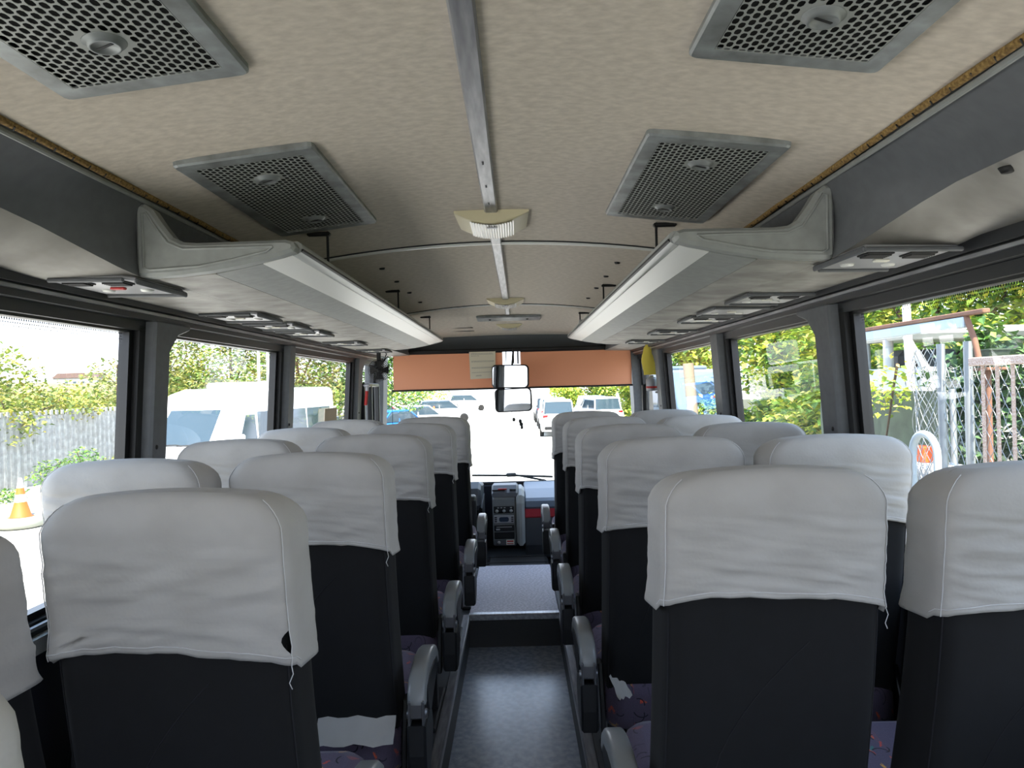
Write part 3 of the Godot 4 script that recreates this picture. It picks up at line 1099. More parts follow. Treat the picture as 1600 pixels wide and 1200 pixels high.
# white headrest cover: variant v gives the line of the hem and the folds
func cover_mesh(v: Array, seed_: int, with_tear := false) -> Array:
	var nz := FastNoiseLite.new()
	nz.seed = seed_
	nz.frequency = 1.0
	nz.fractal_octaves = 2
	var off := 0.008
	var n: int = back_ring(0.5, 0.0).size()
	var rings := []
	var NB := 34
	for i in NB + 8:
		var body := mini(i, NB)
		var u := float(body) / NB
		var hem0: float = TOP - v[0]
		var y0 := lerpf(hem0, TOP - 0.05, u)
		var r: Array
		if i <= NB:
			r = back_ring(y0, off)
		else:
			var a := PI / 2 * (i - NB) / 7.0
			r = crown(back_ring(TOP - 0.05 + 0.060 * sin(a), off, 0.058 * (1 - cos(a))), (i - NB) / 7.0)
		for j in r.size():
			var p: Vector3 = r[j]
			var q: Vector3 = r[(j + 1) % r.size()]
			var pr: Vector3 = r[(j + r.size() - 1) % r.size()]
			var nrm := Vector3(q.z - pr.z, 0, -(q.x - pr.x)).normalized()
			if nrm.dot(Vector3(p.x, 0, p.z + 0.05)) < 0:
				nrm = -nrm
			var xx := p.x / 0.2
			var side := smoothstep(0.55, 0.95, absf(xx))
			var low := 1.0 - u
			var gus := smoothstep(0.3, 0.7, absf(nrm.x))
			var f1 := nz.get_noise_2d(p.x * 5.0 + 3.0, p.y * 38.0 + p.x * 4.0)
			var f2 := nz.get_noise_2d(p.x * 2.2 - 7.0, p.y * 17.0 - p.x * 5.0 + 20.0)
			var f3 := absf(nz.get_noise_2d(p.x * 4.0 + 9.0, p.y * 60.0))
			var d: float = v[4] * 1.5 * (0.0050 * f1 * (0.35 + 0.65 * maxf(side * 0.3, low * 0.8)) * (1.0 - 0.75 * gus) + 0.0065 * f2 * (0.3 + 0.7 * low) * (1.0 - 0.7 * gus) - 0.0035 * f3 * side * (1.0 - gus) * smoothstep(0.95, 0.6, u))
			# pucker along the seams at the rear corners
			var seam := exp(-pow((absf(p.x) - 0.172) / 0.010, 2.0)) * (1.0 if p.z > -0.03 - 0.2 * low else 0.0)
			d = maxf(d - 0.0022 * seam, -0.0045)
			if i > NB:
				d *= 1.0 - (i - NB) / 7.0
				d += 0.001
			p += nrm * d
			# the hem rises and falls
			var hem: float = v[1] * xx + v[2] * xx * xx * absf(xx) + 0.003 * nz.get_noise_2d(xx * 3.0, 50.0) + (v[3] if p.z < -0.04 else v[3] * 0.25 * smoothstep(0.8, 1.0, absf(xx)))
			var w := pow(low, 1.5)
			p.y += hem * w
			p.z += hem * w * 0.16
			# flare at the loose lower edge
			p += nrm * 0.004 * pow(low, 6.0)
			r[j] = p
		rings.append(r)
	# turned-in edge
	var inner := []
	for p in rings[0]:
		inner.append(Vector3(p.x * 0.965, p.y + 0.004, p.z - (0.006 if p.z > -0.1 else -0.006)))
	rings.push_front(inner)
	var s := st()
	if with_tear:
		# the open seam: one column of the sheet is left out and its edges spread
		for i in range(4, 11):
			var e: Vector3 = rings[i][28]
			rings[i][27] = e + Vector3(-0.013 * sin(PI * (i - 4) / 6.0), 0, 0.001)
			rings[i][28] = e + Vector3(0.002 * sin(PI * (i - 4) / 6.0), 0, 0)
		s.set_smooth_group(0)
		for i in rings.size() - 1:
			for j in n:
				var k: int = (j + 1) % rings[0].size()
				if j == 27 and i >= 4 and i < 10:
					continue
				for q in [rings[i][j], rings[i + 1][k], rings[i][k], rings[i][j], rings[i + 1][j], rings[i + 1][k]]:
					s.add_vertex(q)
		s.set_smooth_group(-1)
		var last: Array = rings[rings.size() - 1]
		var mid := Vector3.ZERO
		for q in last:
			mid += q / last.size()
		for j in last.size():
			face(s, [mid, last[j], last[(j + 1) % last.size()]], mid - Vector3(0, 0.1, 0))
	else:
		loft(s, rings, true, false, true)
	# seams: thin stitched ridge down both rear corners, and the hem line
	var ss := st()
	for col in [2, 28]:
		var pts := []
		for i in range(1, rings.size() - 2):
			var p: Vector3 = rings[i][col]
			pts.append(p + Vector3(signf(p.x) * 0.0008, 0, 0.0012))
		tube(ss, pts, 0.0009, 5)
	var hp := []
	for j in range(0, 31):
		hp.append(rings[3][j] + Vector3(0, 0, 0.0004))
	tube(ss, hp, 0.0009, 4)
	# loose threads
	var a: Vector3 = rings[1][28]
	tube(ss, [a, a + Vector3(0.003, -0.012, 0.002), a + Vector3(-0.003, -0.026, 0.003), a + Vector3(0.001, -0.036, 0.002)], 0.0008, 4)
	return [done(s), done(ss)]

func cushion_mesh() -> ArrayMesh:
	var s := st()
	var rings := []
	for q in [[0.25, 0.03], [0.262, 0.008], [0.29, 0.0], [0.355, 0.0], [0.378, 0.006], [0.391, 0.018], [0.398, 0.04]]:
		var r := []
		var o := rrect(0.395 - 2 * q[1], 0.47 - 2 * q[1], 0.06 - q[1] * 0.5, 5)
		for p in o:
			# slight dish, raised front edge
			var y: float = q[0] + 0.014 * clampf(-p.y / 0.2, -1, 1) - 0.006
			r.append(Vector3(p.x, y, p.y - 0.345))
		rings.append(r)
	loft(s, rings)
	return done(s)

func build_seats() -> void:
	var back := backrest_mesh()
	var cush := cushion_mesh()
	# hem: length, tilt, dip at the corners, drop on the side gusset, fold strength
	var covers := [cover_mesh([0.222, -0.006, -0.018, -0.012, 1.0], 3), cover_mesh([0.225, -0.012, 0.010, -0.03, 1.15], 8), cover_mesh([0.200, -0.007, -0.020, -0.016, 0.9], 14), cover_mesh([0.205, 0.006, -0.008, -0.035, 1.3], 23), cover_mesh([0.233, -0.010, -0.020, -0.012, 1.0], 31, true)]
	var bs := st()
	for col in [2, 28]:
		var pts := []
		for k in 14:
			var p: Vector3 = back_ring(0.335 + 0.5 * k / 13.0, 0.0005)[col]
			pts.append(p)
		tube(bs, pts, 0.0013, 5)
	# curved dart across the lower back
	var dart := []
	for k in 9:
		var y := 0.50 + 0.28 * k / 8.0
		var x := -0.10 + 0.16 * pow(k / 8.0, 1.8)
		var v := (y - 0.33) / (TOP - 0.33)
		dart.append(Vector3(x, y, -0.135 * (1.0 - v) + 0.02 * sin(v * PI) + 0.0003))
	tube(bs, dart, 0.001, 4)
	var bseam := done(bs)
	var fs := st()
	for k in [-1.0, 1.0]:
		cbox(fs, Vector3(k * 0.15, 0.12, -0.34), Vector3(0.035, 0.24, 0.05), 0.005)
		cbox(fs, Vector3(k * 0.15, 0.010, -0.34), Vector3(0.05, 0.02, 0.36), 0.005)
		cbox(fs, Vector3(k * 0.15, 0.235, -0.345), Vector3(0.03, 0.03, 0.44), 0.005)
	cbox(fs, Vector3(0, 0.235, -0.20), Vector3(0.36, 0.03, 0.03), 0.005)
	cbox(fs, Vector3(0, 0.235, -0.50), Vector3(0.36, 0.03, 0.03), 0.005)
	var frame_mesh := done(fs)
	var hs := st()
	prism(hs, [Vector2(-0.10, 0.24), Vector2(-0.21, 0.24), Vector2(-0.24, 0.27), Vector2(-0.235, 0.33), Vector2(-0.19, 0.42), Vector2(-0.15, 0.42), Vector2(-0.115, 0.33)], -0.007, 0.007, across(), 0.003)
	var hinge_mesh := done(hs)
	# armrest, drawn for the left seats: on the right-hand side of the seat
	var pa := st()
	var rings := []
	var path := [[-0.045, 0.452], [-0.050, 0.485], [-0.075, 0.509], [-0.12, 0.521], [-0.18, 0.525], [-0.25, 0.520], [-0.31, 0.505], [-0.345, 0.480], [-0.358, 0.45]]
	for i in path.size():
		var a: Array = path[maxi(0, i - 1)]
		var b: Array = path[mini(path.size() - 1, i + 1)]
		var d := Vector2(b[0] - a[0], b[1] - a[1]).normalized()
		var nn := Vector2(d.y, -d.x)       # outward of the arch
		if nn.y < 0 and absf(nn.y) > 0.5:
			nn = -nn
		if i == 0:
			nn = Vector2(1, 0.1).normalized()
		if i == path.size() - 1:
			nn = Vector2(-1, 0.1).normalized()
		var r := []
		for p in rrect(0.046, 0.040, 0.010, 3):
			r.append(Vector3(p.x, path[i][1] + nn.y * p.y - nn.y * 0.018, path[i][0] + nn.x * p.y - nn.x * 0.018))
		rings.append(r)
	loft(pa, rings)
	var pad_mesh := done(pa)
	var hg := st()
	cbox(hg, Vector3(0, 0.435, -0.070), Vector3(0.040, 0.045, 0.046), 0.006)
	for k in [-1.0, 1.0]:
		cbox(hg, Vector3(k * 0.017, 0.432, -0.064), Vector3(0.006, 0.062, 0.055), 0.002)
	lathe(hg, [[0.0, -0.025], [0.012, -0.025], [0.012, 0.025], [0.0, 0.025]], 12, frame(Vector3(0, 1, 0), Vector3(1, 0, 0), Vector3(0, 0, 1), Vector3(0, 0.425, -0.06)))
	var hinge2 := done(hg)
	var hb := st()
	prism(hb, [Vector2(-0.035, 0.405), Vector2(-0.12, 0.41), Vector2(-0.17, 0.39), Vector2(-0.19, 0.34), Vector2(-0.16, 0.29), Vector2(-0.10, 0.262), Vector2(-0.042, 0.27), Vector2(-0.034, 0.33)], -0.024, 0.024, across(), 0.006)
	var housing := done(hb)
	var sp := st()
	prism(sp, [Vector2(-0.09, 0.49), Vector2(-0.30, 0.482), Vector2(-0.335, 0.45), Vector2(-0.30, 0.438), Vector2(-0.22, 0.41), Vector2(-0.15, 0.38), Vector2(-0.13, 0.40), Vector2(-0.10, 0.44)], -0.009, 0.009, across(), 0.003)
	var plate := done(sp)

	var R := [["aisle", -1.0, -0.535, -0.37, 0, "rear-most aisle seat at the lower left corner, mostly out of view"],
		["aisle", -1.0, -0.555, -1.09, 4, "nearest full aisle seat on the left, torn cover seam"],
		["aisle", -1.0, -0.515, -1.715, 2, "left aisle seat directly ahead of the one with the torn cover"],
		["aisle", -1.0, -0.495, -2.38, 3, "third full aisle seat on the left, with a puckered white cover"],
		["aisle", -1.0, -0.475, -3.10, 3, "fourth full aisle seat on the left, one before the front row"],
		["aisle", -1.0, -0.455, -3.78, 1, "front-row aisle seat on the left, nearest the dashboard"],
		["window", -1.0, -0.975, -1.0, 1, "nearest window seat on the left, cut off by the left edge"],
		["window", -1.0, -0.936, -1.66, 3, "second window seat on the left, in front of the white fence"],
		["window", -1.0, -0.920, -2.30, 3, "third window seat on the left, under the van in the window"],
		["window", -1.0, -0.902, -2.95, 0, "fourth window seat on the left, beside the second pillar"],
		["window", -1.0, -0.885, -3.66, 2, "front-row window seat on the left, below the red hammer"],
		["aisle", 1.0, 0.436, -1.20, 2, "nearest aisle seat on the right, with a wide smooth white cover"],
		["aisle", 1.0, 0.430, -1.93, 0, "second aisle seat on the right, its armrest hinge showing"],
		["aisle", 1.0, 0.422, -2.60, 1, "third aisle seat on the right, white cover drooping at its left side"],
		["aisle", 1.0, 0.420, -3.30, 1, "fourth aisle seat on the right, one before the front row"],
		["aisle", 1.0, 0.405, -4.03, 3, "front-row aisle seat on the right, narrowest looking beside the aisle"],
		["window", 1.0, 0.893, -1.17, 0, "nearest window seat on the right, cut off by the right edge"],
		["window", 1.0, 0.852, -1.87, 2, "second window seat on the right, below the broad dark pillar"],
		["window", 1.0, 0.846, -2.53, 0, "third window seat on the right, under the leafy middle window"],
		["window", 1.0, 0.838, -3.20, 2, "fourth window seat on the right, beside the thin second pillar"],
		["window", 1.0, 0.833, -3.95, 0, "front-row window seat on the right, below the hanging yellow cloth"]]
	var protos := {}
	for q in R:
		var t := thing("bus_seat", "black bus seat, " + q[5], "bus seat", Vector3(q[2], PLAT, q[3]), "covered bus seats")
		if q[2] < -0.96:
			t.scale.y = 0.972      # sagging cushion
		part("backrest", back, M.seat_black, t).add_child(seam_node(bseam), true)
		var cv: Array = covers[q[4]]
		var c := part("headrest_cover", cv[0], M.cover_white, t)
		c.set_meta("label", "white cloth headrest cover")
		part("cover_stitching", cv[1], M.cover_seam, c)
		part("cushion", cush, M.seat_pattern, t)
		for k in [-1.0, 1.0]:
			part("recliner", hinge_mesh, M.arm_plastic, t, Vector3(k * 0.204, 0, 0))
		part("leg_frame", frame_mesh, M.dark_steel, t)
		if q[0] == "aisle":
			var arm := part("armrest", pad_mesh, M.arm_pad, t, Vector3(-q[1] * 0.248, 0, 0))
			part("armrest_hinge", hinge2, M.steel, arm)
			part("armrest_housing", housing, M.arm_plastic, arm)
			part("armrest_side_plate", plate, M.arm_plastic, arm, Vector3(-q[1] * 0.014, 0, 0))
	# white cloths that have slipped out under two backrests
	for w in [[-0.43, -1.83, 0.20, 0.0, "left aisle seat ahead of the torn cover"], [0.265, -2.06, 0.045, 0.5, "second right aisle seat"]]:
		var s := st()
		var rings2 := []
		for i in 7:
			var r := []
			for j in 9:
				var u := j / 8.0 - 0.5
				r.append(Vector3(u * w[2], 0.05 * (0.5 - i / 6.0) + 0.004 * sin(j * 1.9 + i), 0.05 * i / 6.0 + 0.003 * cos(i * 2.0 + j)))
			rings2.append(r)
		loft(s, rings2, false, false, false)
		var t := thing("white_cloth", "white cloth sticking out under the " + w[4], "cloth", Vector3(w[0], 0.535, w[1]), "slipped white cloths")
		t.rotation.y = w[3]
		part("cloth", s, M.cover_white, t)

func seam_node(m: ArrayMesh) -> MeshInstance3D:
	var o := MeshInstance3D.new()
	o.name = "backrest_seam"
	o.mesh = m
	o.material_override = M.seat_black_seam
	return o

# ==================================================================== front of the bus
func build_front() -> void:
	# roller blinds over the windscreen
	for q in [[-1.035, -0.105, "left", "brown fabric roller blind over the driver's side, with a paper notice"], [0.045, 0.985, "right", "brown fabric roller blind over the right half of the windscreen"]]:
		var t := thing("roller_blind", q[3], "blind", Vector3((q[0] + q[1]) / 2, 1.705, -6.02), "windscreen roller blinds")
		var w: float = q[1] - q[0]
		var s := st()
		var rings := []
		for i in 9:
			var r := []
			for j in 15:
				var u := j / 14.0 - 0.5
				r.append(Vector3(u * w, -0.315 * i / 8.0, 0.004 * sin(u * 9.0) * (i / 8.0)))
			rings.append(r)
		loft(s, rings, false, false, false)
		part("blind_fabric", s, M.blind, t)
		s = st()
		tube(s, [Vector3(-w / 2 - 0.012, -0.318, 0), Vector3(w / 2 + 0.012, -0.318, 0)], 0.008, 8)
		part("bottom_rod", s, M.black, t)
		s = st()
		tube(s, [Vector3(-w / 2, 0.0, 0), Vector3(w / 2, 0.0, 0)], 0.016, 10)
		part("roller", s, M.dark_steel, t)
		s = st()
		var xe := -w / 2 + 0.0 if q[2] == "left" else w / 2
		tube(s, [Vector3(xe - 0.014 * signf(-xe), 0.0, 0.01), Vector3(xe - 0.014 * signf(-xe), -0.62, 0.01)], 0.0022, 6)
		part("guide_wire", s, M.black, t)
	var n := thing("paper_notice", "creased cream paper notice pinned on the left windscreen blind", "notice", Vector3(-0.275, 1.59, -6.004))
	var s := st()
	flat_uv(s, Vector3(-0.112, 0.118, 0.0), Vector3(0.112, 0.118, 0.0), Vector3(0.108, -0.115, 0.004), Vector3(-0.106, -0.12, 0.002))
	part("printed_sheet", s, M.notice, n)
	# two mirrors on one stalk
	var names := ["upper of the two rear-view mirrors hanging at the middle of the windscreen", "lower of the two rear-view mirrors, with trinkets hanging below"]
	for k in 2:
		var t := thing("rear_view_mirror", "black framed " + names[k], "mirror", Vector3([-0.045, -0.025][k], [1.483, 1.288][k], -5.85), "interior mirrors")
		t.rotation = Vector3(0.01 - 0.02 * k, -0.21, [-0.02, 0.03][k])
		s = st()
		prism(s, rrect(0.312, 0.195, 0.035, 5), -0.03, 0.0, Transform3D(), 0.008)
		part("mirror_housing", s, M.black, t)
		s = st()
		prism(s, rrect(0.292, 0.176, 0.030, 5), 0.0, 0.002, Transform3D())
		part("mirror_glass", s, M.mirror, t)
		s = st()
		if k == 0:
			tube(s, [Vector3(0.0, 0.0, -0.03), Vector3(0.0, 0.06, -0.075), Vector3(0.01, 0.20, -0.085), Vector3(0.012, 0.235, -0.09)], 0.009, 8)
		else:
			tube(s, [Vector3(0.0, 0.0, -0.03), Vector3(0.0, 0.08, -0.055), Vector3(-0.015, 0.185, -0.02)], 0.008, 8)
		part("mirror_stalk", s, M.black, t)
	var cl := thing("blind_bracket", "small black bracket with two rods between the blinds", "bracket", Vector3(-0.03, 1.71, -6.03))
	s = st()
	for x in [-0.045, 0.02, 0.055]:
		tube(s, [Vector3(x, 0, 0), Vector3(x, -0.12, 0)], 0.004 if x < 0.05 else 0.007, 8)
	part("rods", s, M.black, cl)
	s = st()
	cbox(s, Vector3(0.005, 0, 0), Vector3(0.13, 0.03, 0.03), 0.006)
	part("bracket_plate", s, M.black, cl)
	var ch := thing("hanging_charm", "black beads on two cords hanging under the lower mirror", "charm", Vector3(-0.01, 1.212, -5.865))
	s = st()
	tube(s, [Vector3(-0.03, 0, 0), Vector3(-0.032, -0.14, 0)], 0.0018, 5)
	tube(s, [Vector3(0.035, 0, 0), Vector3(0.038, -0.10, 0)], 0.0018, 5)
	part("cord", s, M.black, ch)
	for p in [[-0.012, -0.085, 0.013], [0.040, -0.10, 0.014], [0.048, -0.125, 0.016], [0.052, -0.15, 0.012]]:
		s = st()
		lathe(s, [[0.0, 0.018], [p[2] * 0.8, 0.012], [p[2], 0.0], [p[2] * 0.8, -0.012], [0.0, -0.018]], 10, Transform3D(Basis(), Vector3(p[0], p[1], 0)))
		part("bead", s, M.black, ch)
	s = st()
	tube(s, [Vector3(-0.03, 0, 0), Vector3(-0.012, -0.07, 0)], 0.0014, 5)
	part("cord", s, M.black, ch)
	# dashboard
	var d := thing("dashboard", "grey-blue dashboard with a red band under the windscreen", "dashboard", Vector3(0, 0, -5.6))
	s = st()
	prism(s, [Vector2(-0.62, 0.565), Vector2(-0.62, 0.50), Vector2(0.0, 0.43), Vector2(0.02, 0.45), Vector2(0.01, 0.495), Vector2(-0.03, 0.515), Vector2(-0.3, 0.55)], 0.047, 1.02, across(), 0.01)
	part("dash_pad", s, M.dash_pad, d)
	s = st()
	prism(s, [Vector2(-0.3, 0.50), Vector2(0.004, 0.435), Vector2(-0.004, 0.37), Vector2(-0.012, 0.36), Vector2(-0.3, 0.36)], 0.047, 1.02, across(), 0.004)
	part("red_band", s, M.red_band, d)
	s = st()
	prism(s, [Vector2(-0.5, 0.48), Vector2(-0.012, 0.40), Vector2(-0.03, 0.14), Vector2(-0.08, 0.03), Vector2(-0.5, 0.03)], 0.047, 1.02, across(), 0.006)
	part("lower_panel", s, M.dash, d)
	s = st()
	prism(s, [Vector2(-0.62, 0.575), Vector2(-0.62, 0.45), Vector2(-0.02, 0.42), Vector2(0.02, 0.47), Vector2(-0.02, 0.60), Vector2(-0.12, 0.64), Vector2(-0.3, 0.60)], -1.10, -0.30, across(), 0.02)
	part("instrument_hood", s, M.dash, d)
	s = st()
	prism(s, [Vector2(-0.5, 0.50), Vector2(-0.01, 0.45), Vector2(-0.06, 0.05), Vector2(-0.5, 0.03)], -1.12, -0.29, across(), 0.01)
	part("driver_panel", s, M.black_rubber, d)
	# steering wheel, mostly behind the left seats
	var sw := thing("steering_wheel", "black steering wheel behind the front left seats", "steering wheel", Vector3(-0.66, 0.64, -5.33))
	sw.rotation.x = -0.9
	s = st()
	var pts := []
	for k in 33:
		pts.append(Vector3(cos(TAU * k / 32), sin(TAU * k / 32), 0) * 0.21)
	tube(s, pts, 0.014, 8)
	part("rim", s, M.black, sw)
	s = st()
	for a in [0.4, PI - 0.4, -PI / 2]:
		tube(s, [Vector3.ZERO, Vector3(cos(a), sin(a), 0) * 0.21], 0.012, 6)
	lathe(s, [[0.0, 0.02], [0.05, 0.012], [0.06, -0.03], [0.03, -0.05], [0.03, -0.34], [0.0, -0.34]], 14, frame(Vector3(1, 0, 0), Vector3(0, 0, 1), Vector3(0, -1, 0)))
	part("hub", s, M.black, sw)
	# centre console
	var c := thing("centre_console", "upright grey centre console with radio and switches at the end of the aisle", "console", Vector3(-0.105, 0, -5.52))
	s = st()
	prism(s, [Vector2(-0.35, 0.60), Vector2(-0.10, 0.605), Vector2(-0.01, 0.555), Vector2(0.015, 0.53), Vector2(0.02, 0.20), Vector2(0.0, 0.165), Vector2(-0.35, 0.165)], -0.10, 0.085, across(), 0.012)
	part("console_body", s, M.console, c)
	s = st()
	prism(s, [Vector2(-0.35, 0.59), Vector2(-0.08, 0.595), Vector2(0.03, 0.56), Vector2(0.055, 0.50), Vector2(0.06, 0.32), Vector2(0.035, 0.17), Vector2(-0.35, 0.17)], 0.085, 0.15, across(), 0.022)
	part("console_cheek", s, M.console_light, c)
	s = st()
	prism(s, [Vector2(-0.33, 0.61), Vector2(-0.10, 0.622), Vector2(0.0, 0.575), Vector2(0.01, 0.545), Vector2(-0.33, 0.53)], -0.105, 0.10, across(), 0.012)
	var top := part("switch_panel", s, M.dash, c)
	for q in [[-0.05, 0.592, 0.10, "black"], [0.0, 0.600, 0.03, "red"], [-0.03, 0.600, 0.05, "red"], [0.05, 0.595, 0.028, "black"], [0.075, 0.595, 0.02, "black"]]:
		s = st()
		cbox(s, Vector3(q[0], q[1], -0.03), Vector3(q[2], 0.012, 0.02), 0.003)
		part("rocker_switch", s, M[q[3]], top)
	for q in [[0.425, 0.475, "vent_controls", "black_rubber"], [0.345, 0.405, "radio", "silver_plastic"], [0.285, 0.33, "cassette_slot", "black_gloss"], [0.225, 0.275, "storage_slot", "black"], [0.175, 0.218, "ashtray", "dash"]]:
		s = st()
		cbox(s, Vector3(-0.012, (q[0] + q[1]) / 2, 0.018), Vector3(0.155, q[1] - q[0], 0.02), 0.003)
		var pz := part(q[2], s, M[q[3]], c)
		match q[2]:
			"vent_controls":
				for x in [-0.065, -0.01, 0.045]:
					s = st()
					lathe(s, [[0.0, 0.018], [0.011, 0.016], [0.013, 0.0], [0.0, 0.0]], 14, frame(Vector3(1, 0, 0), Vector3(0, 0, 1), Vector3(0, -1, 0), Vector3(x, 0.44, 0.027)))
					part("knob", s, M.console_light, pz)
				for x in [-0.055, -0.03, -0.005, 0.045]:
					s = st()
					cbox(s, Vector3(x, 0.465, 0.029), Vector3(0.016, 0.008, 0.004), 0.001)
					part("button", s, M.console_light, pz)
			"radio":
				s = st()
				prism(s, rrect(0.075, 0.036, 0.014, 4), 0.026, 0.031, Transform3D(Basis(), Vector3(-0.012, 0.375, 0)))
				part("display", s, M.lcd, pz)
				for x in [-0.075, 0.052]:
					for y in [0.36, 0.375, 0.39]:
						s = st()
						cbox(s, Vector3(x, y, 0.029), Vector3(0.018, 0.009, 0.004), 0.001)
						part("button", s, M.dark_steel, pz)
			"cassette_slot":
				s = st()
				cbox(s, Vector3(-0.012, 0.316, 0.029), Vector3(0.12, 0.006, 0.004), 0.001)
				cbox(s, Vector3(-0.06, 0.298, 0.029), Vector3(0.03, 0.012, 0.004), 0.001)
				part("chrome_line", s, M.silver_plastic, pz)
			"ashtray":
				s = st()
				cbox(s, Vector3(0.032, 0.198, 0.029), Vector3(0.062, 0.040, 0.003), 0.001)
				part("sticker", s, M.paper, pz)
				s = st()
				cbox(s, Vector3(0.032, 0.206, 0.031), Vector3(0.05, 0.010, 0.002), 0.0005)
				cbox(s, Vector3(0.032, 0.188, 0.031), Vector3(0.05, 0.006, 0.002), 0.0005)
				part("red_print", s, M.red, pz)
				s = st()
				lathe(s, [[0.0, 0.012], [0.010, 0.010], [0.012, 0.0], [0.0, 0.0]], 12, frame(Vector3(1, 0, 0), Vector3(0, 0, 1), Vector3(0, -1, 0), Vector3(-0.055, 0.198, 0.028)))
				part("lighter", s, M.silver_plastic, pz)
	# driver's seat
	var ds := thing("driver_seat", "dark driver's seat with a raised armrest beside the console", "driver's seat", Vector3(-0.62, 0.0, -4.93))
	s = st()
	prism(s, rrect(0.44, 0.60, 0.09, 5), -0.07, 0.05, frame(Vector3(1, 0, 0), Vector3(0, 0.98, 0.17), Vector3(0, -0.17, 0.98), Vector3(0, 0.70, 0.0)), 0.03)
	part("backrest", s, M.seat_black, ds)
	s = st()
	cbox(s, Vector3(0, 0.38, -0.27), Vector3(0.46, 0.12, 0.46), 0.04)
	part("cushion", s, M.seat_black, ds)
	s = st()
	cbox(s, Vector3(0, 0.17, -0.25), Vector3(0.30, 0.32, 0.32), 0.03)
	part("suspension_base", s, M.dark_steel, ds)
	s = st()
	prism(s, [Vector2(0.02, 0.30), Vector2(-0.03, 0.32), Vector2(-0.05, 0.60), Vector2(-0.03, 0.645), Vector2(0.015, 0.65), Vector2(0.035, 0.62), Vector2(0.03, 0.36)], 0.275, 0.325, across(), 0.012)
	var da := part("armrest", s, M.arm_plastic, ds)
	s = st()
	cbox(s, Vector3(0.30, 0.645, -0.005), Vector3(0.044, 0.018, 0.05), 0.008)
	part("worn_tip", s, M.console_light, da)
	var eb := thing("engine_cover", "low black floor cover in front of the carpeted step", "cover", Vector3(-0.04, 0, -5.22))
	s = st()
	cbox(s, Vector3(0.02, 0.06, 0.0), Vector3(0.46, 0.12, 0.42), 0.03)
	part("cover_shell", s, M.black_rubber, eb)
	s = st()
	for z in [-0.12, 0.06]:
		cbox(s, Vector3(0.02, 0.122, z), Vector3(0.44, 0.006, 0.008), 0.002)
	part("raised_rib", s, M.dark_steel, eb)
	# left corner: fan, hammer, quarter-light frame
	var fan := thing("cab_fan", "round black wire fan with loose cables above the driver's quarter window", "fan", Vector3(-0.995, 1.545, -5.20))
	s = st()
	for k in 7:
		pts = []
		for j in 25:
			var a := TAU * j / 24
			pts.append(Vector3(cos(a) * 0.012 * (k + 1) * 0.95, sin(a) * 0.012 * (k + 1) * 0.95, 0.035 - 0.004 * k))
		tube(s, pts, 0.0018, 5)
	for j in 12:
		var a := TAU * j / 12
		tube(s, [Vector3(0, 0, 0.036), Vector3(cos(a) * 0.06, sin(a) * 0.06, 0.02), Vector3(cos(a) * 0.082, sin(a) * 0.082, -0.02)], 0.0018, 5)
	part("wire_guard", s, M.black, fan)
	for j in 4:
		s = st()
		var a := TAU * j / 4
		var b := Basis(Vector3(0, 0, 1), a)
		hexa(s, [b * Vector3(0.012, -0.008, 0.008), b * Vector3(0.07, -0.032, 0.012), b * Vector3(0.07, 0.032, -0.008), b * Vector3(0.012, 0.008, -0.004)], [b * Vector3(0.012, -0.008, 0.005), b * Vector3(0.07, -0.032, 0.009), b * Vector3(0.07, 0.032, -0.011), b * Vector3(0.012, 0.008, -0.007)])
		part("blade", s, M.dark_steel, fan)
	s = st()
	lathe(s, [[0.0, -0.06], [0.03, -0.055], [0.034, -0.01], [0.012, 0.0], [0.0, 0.012]], 14, frame(Vector3(1, 0, 0), Vector3(0, 0, 1), Vector3(0, -1, 0)))
	cbox(s, Vector3(-0.01, 0.09, -0.04), Vector3(0.03, 0.12, 0.02), 0.005)
	part("motor", s, M.black, fan)
	s = st()
	tube(s, [Vector3(0.02, 0.06, -0.04), Vector3(0.06, 0.10, -0.02), Vector3(0.09, 0.07, -0.02), Vector3(0.10, 0.09, -0.03)], 0.004, 6)
	tube(s, [Vector3(0.02, 0.05, -0.04), Vector3(0.05, 0.12, -0.03), Vector3(0.02, 0.145, -0.03)], 0.004, 6)
	part("cable", s, M.black, fan)
	var hm := thing("emergency_hammer", "small red and silver emergency hammer on the front left pillar", "hammer", Vector3(-1.095, 1.375, -5.22))
	s = st()
	tube(s, [Vector3(-0.012, -0.085, 0.0), Vector3(-0.004, -0.02, 0.0), Vector3(0, 0.02, 0)], 0.012, 8)
	part("handle", s, M.red, hm)
	s = st()
	tube(s, [Vector3(0, 0.02, 0), Vector3(0.002, 0.05, 0)], 0.013, 8)
	lathe(s, [[0.0, -0.03], [0.012, -0.018], [0.014, 0.018], [0.0, 0.03]], 10, frame(Vector3(0, 1, 0), Vector3(1, 0, 0), Vector3(0, 0, 1), Vector3(0.0, 0.06, 0)))
	part("head", s, M.silver_plastic, hm)
	var ql := thing("quarter_window_frame", "black framed sliding quarter window beside the driver", "window frame", Vector3(-1.155, 1.22, -5.62))
	s = st()
	for q in [[-0.02, 0.22, 0.10, 0.03], [-0.02, -0.22, 0.10, 0.03]]:
		cbox(s, Vector3(0, q[1], 0), Vector3(0.04, q[3], 0.56), 0.006)
	for z in [-0.28, 0.28, 0.02]:
		cbox(s, Vector3(0, 0, z), Vector3(0.04, 0.46, 0.03), 0.006)
	part("frame_bars", s, M.black_gloss, ql)
	# right corner: hanging yellow cloth, extinguisher, small mirror
	var yc := thing("yellow_cloth", "folded yellow cloth hanging at the front right corner", "cloth", Vector3(1.005, 1.69, -5.25))
	s = st()
	var rings := []
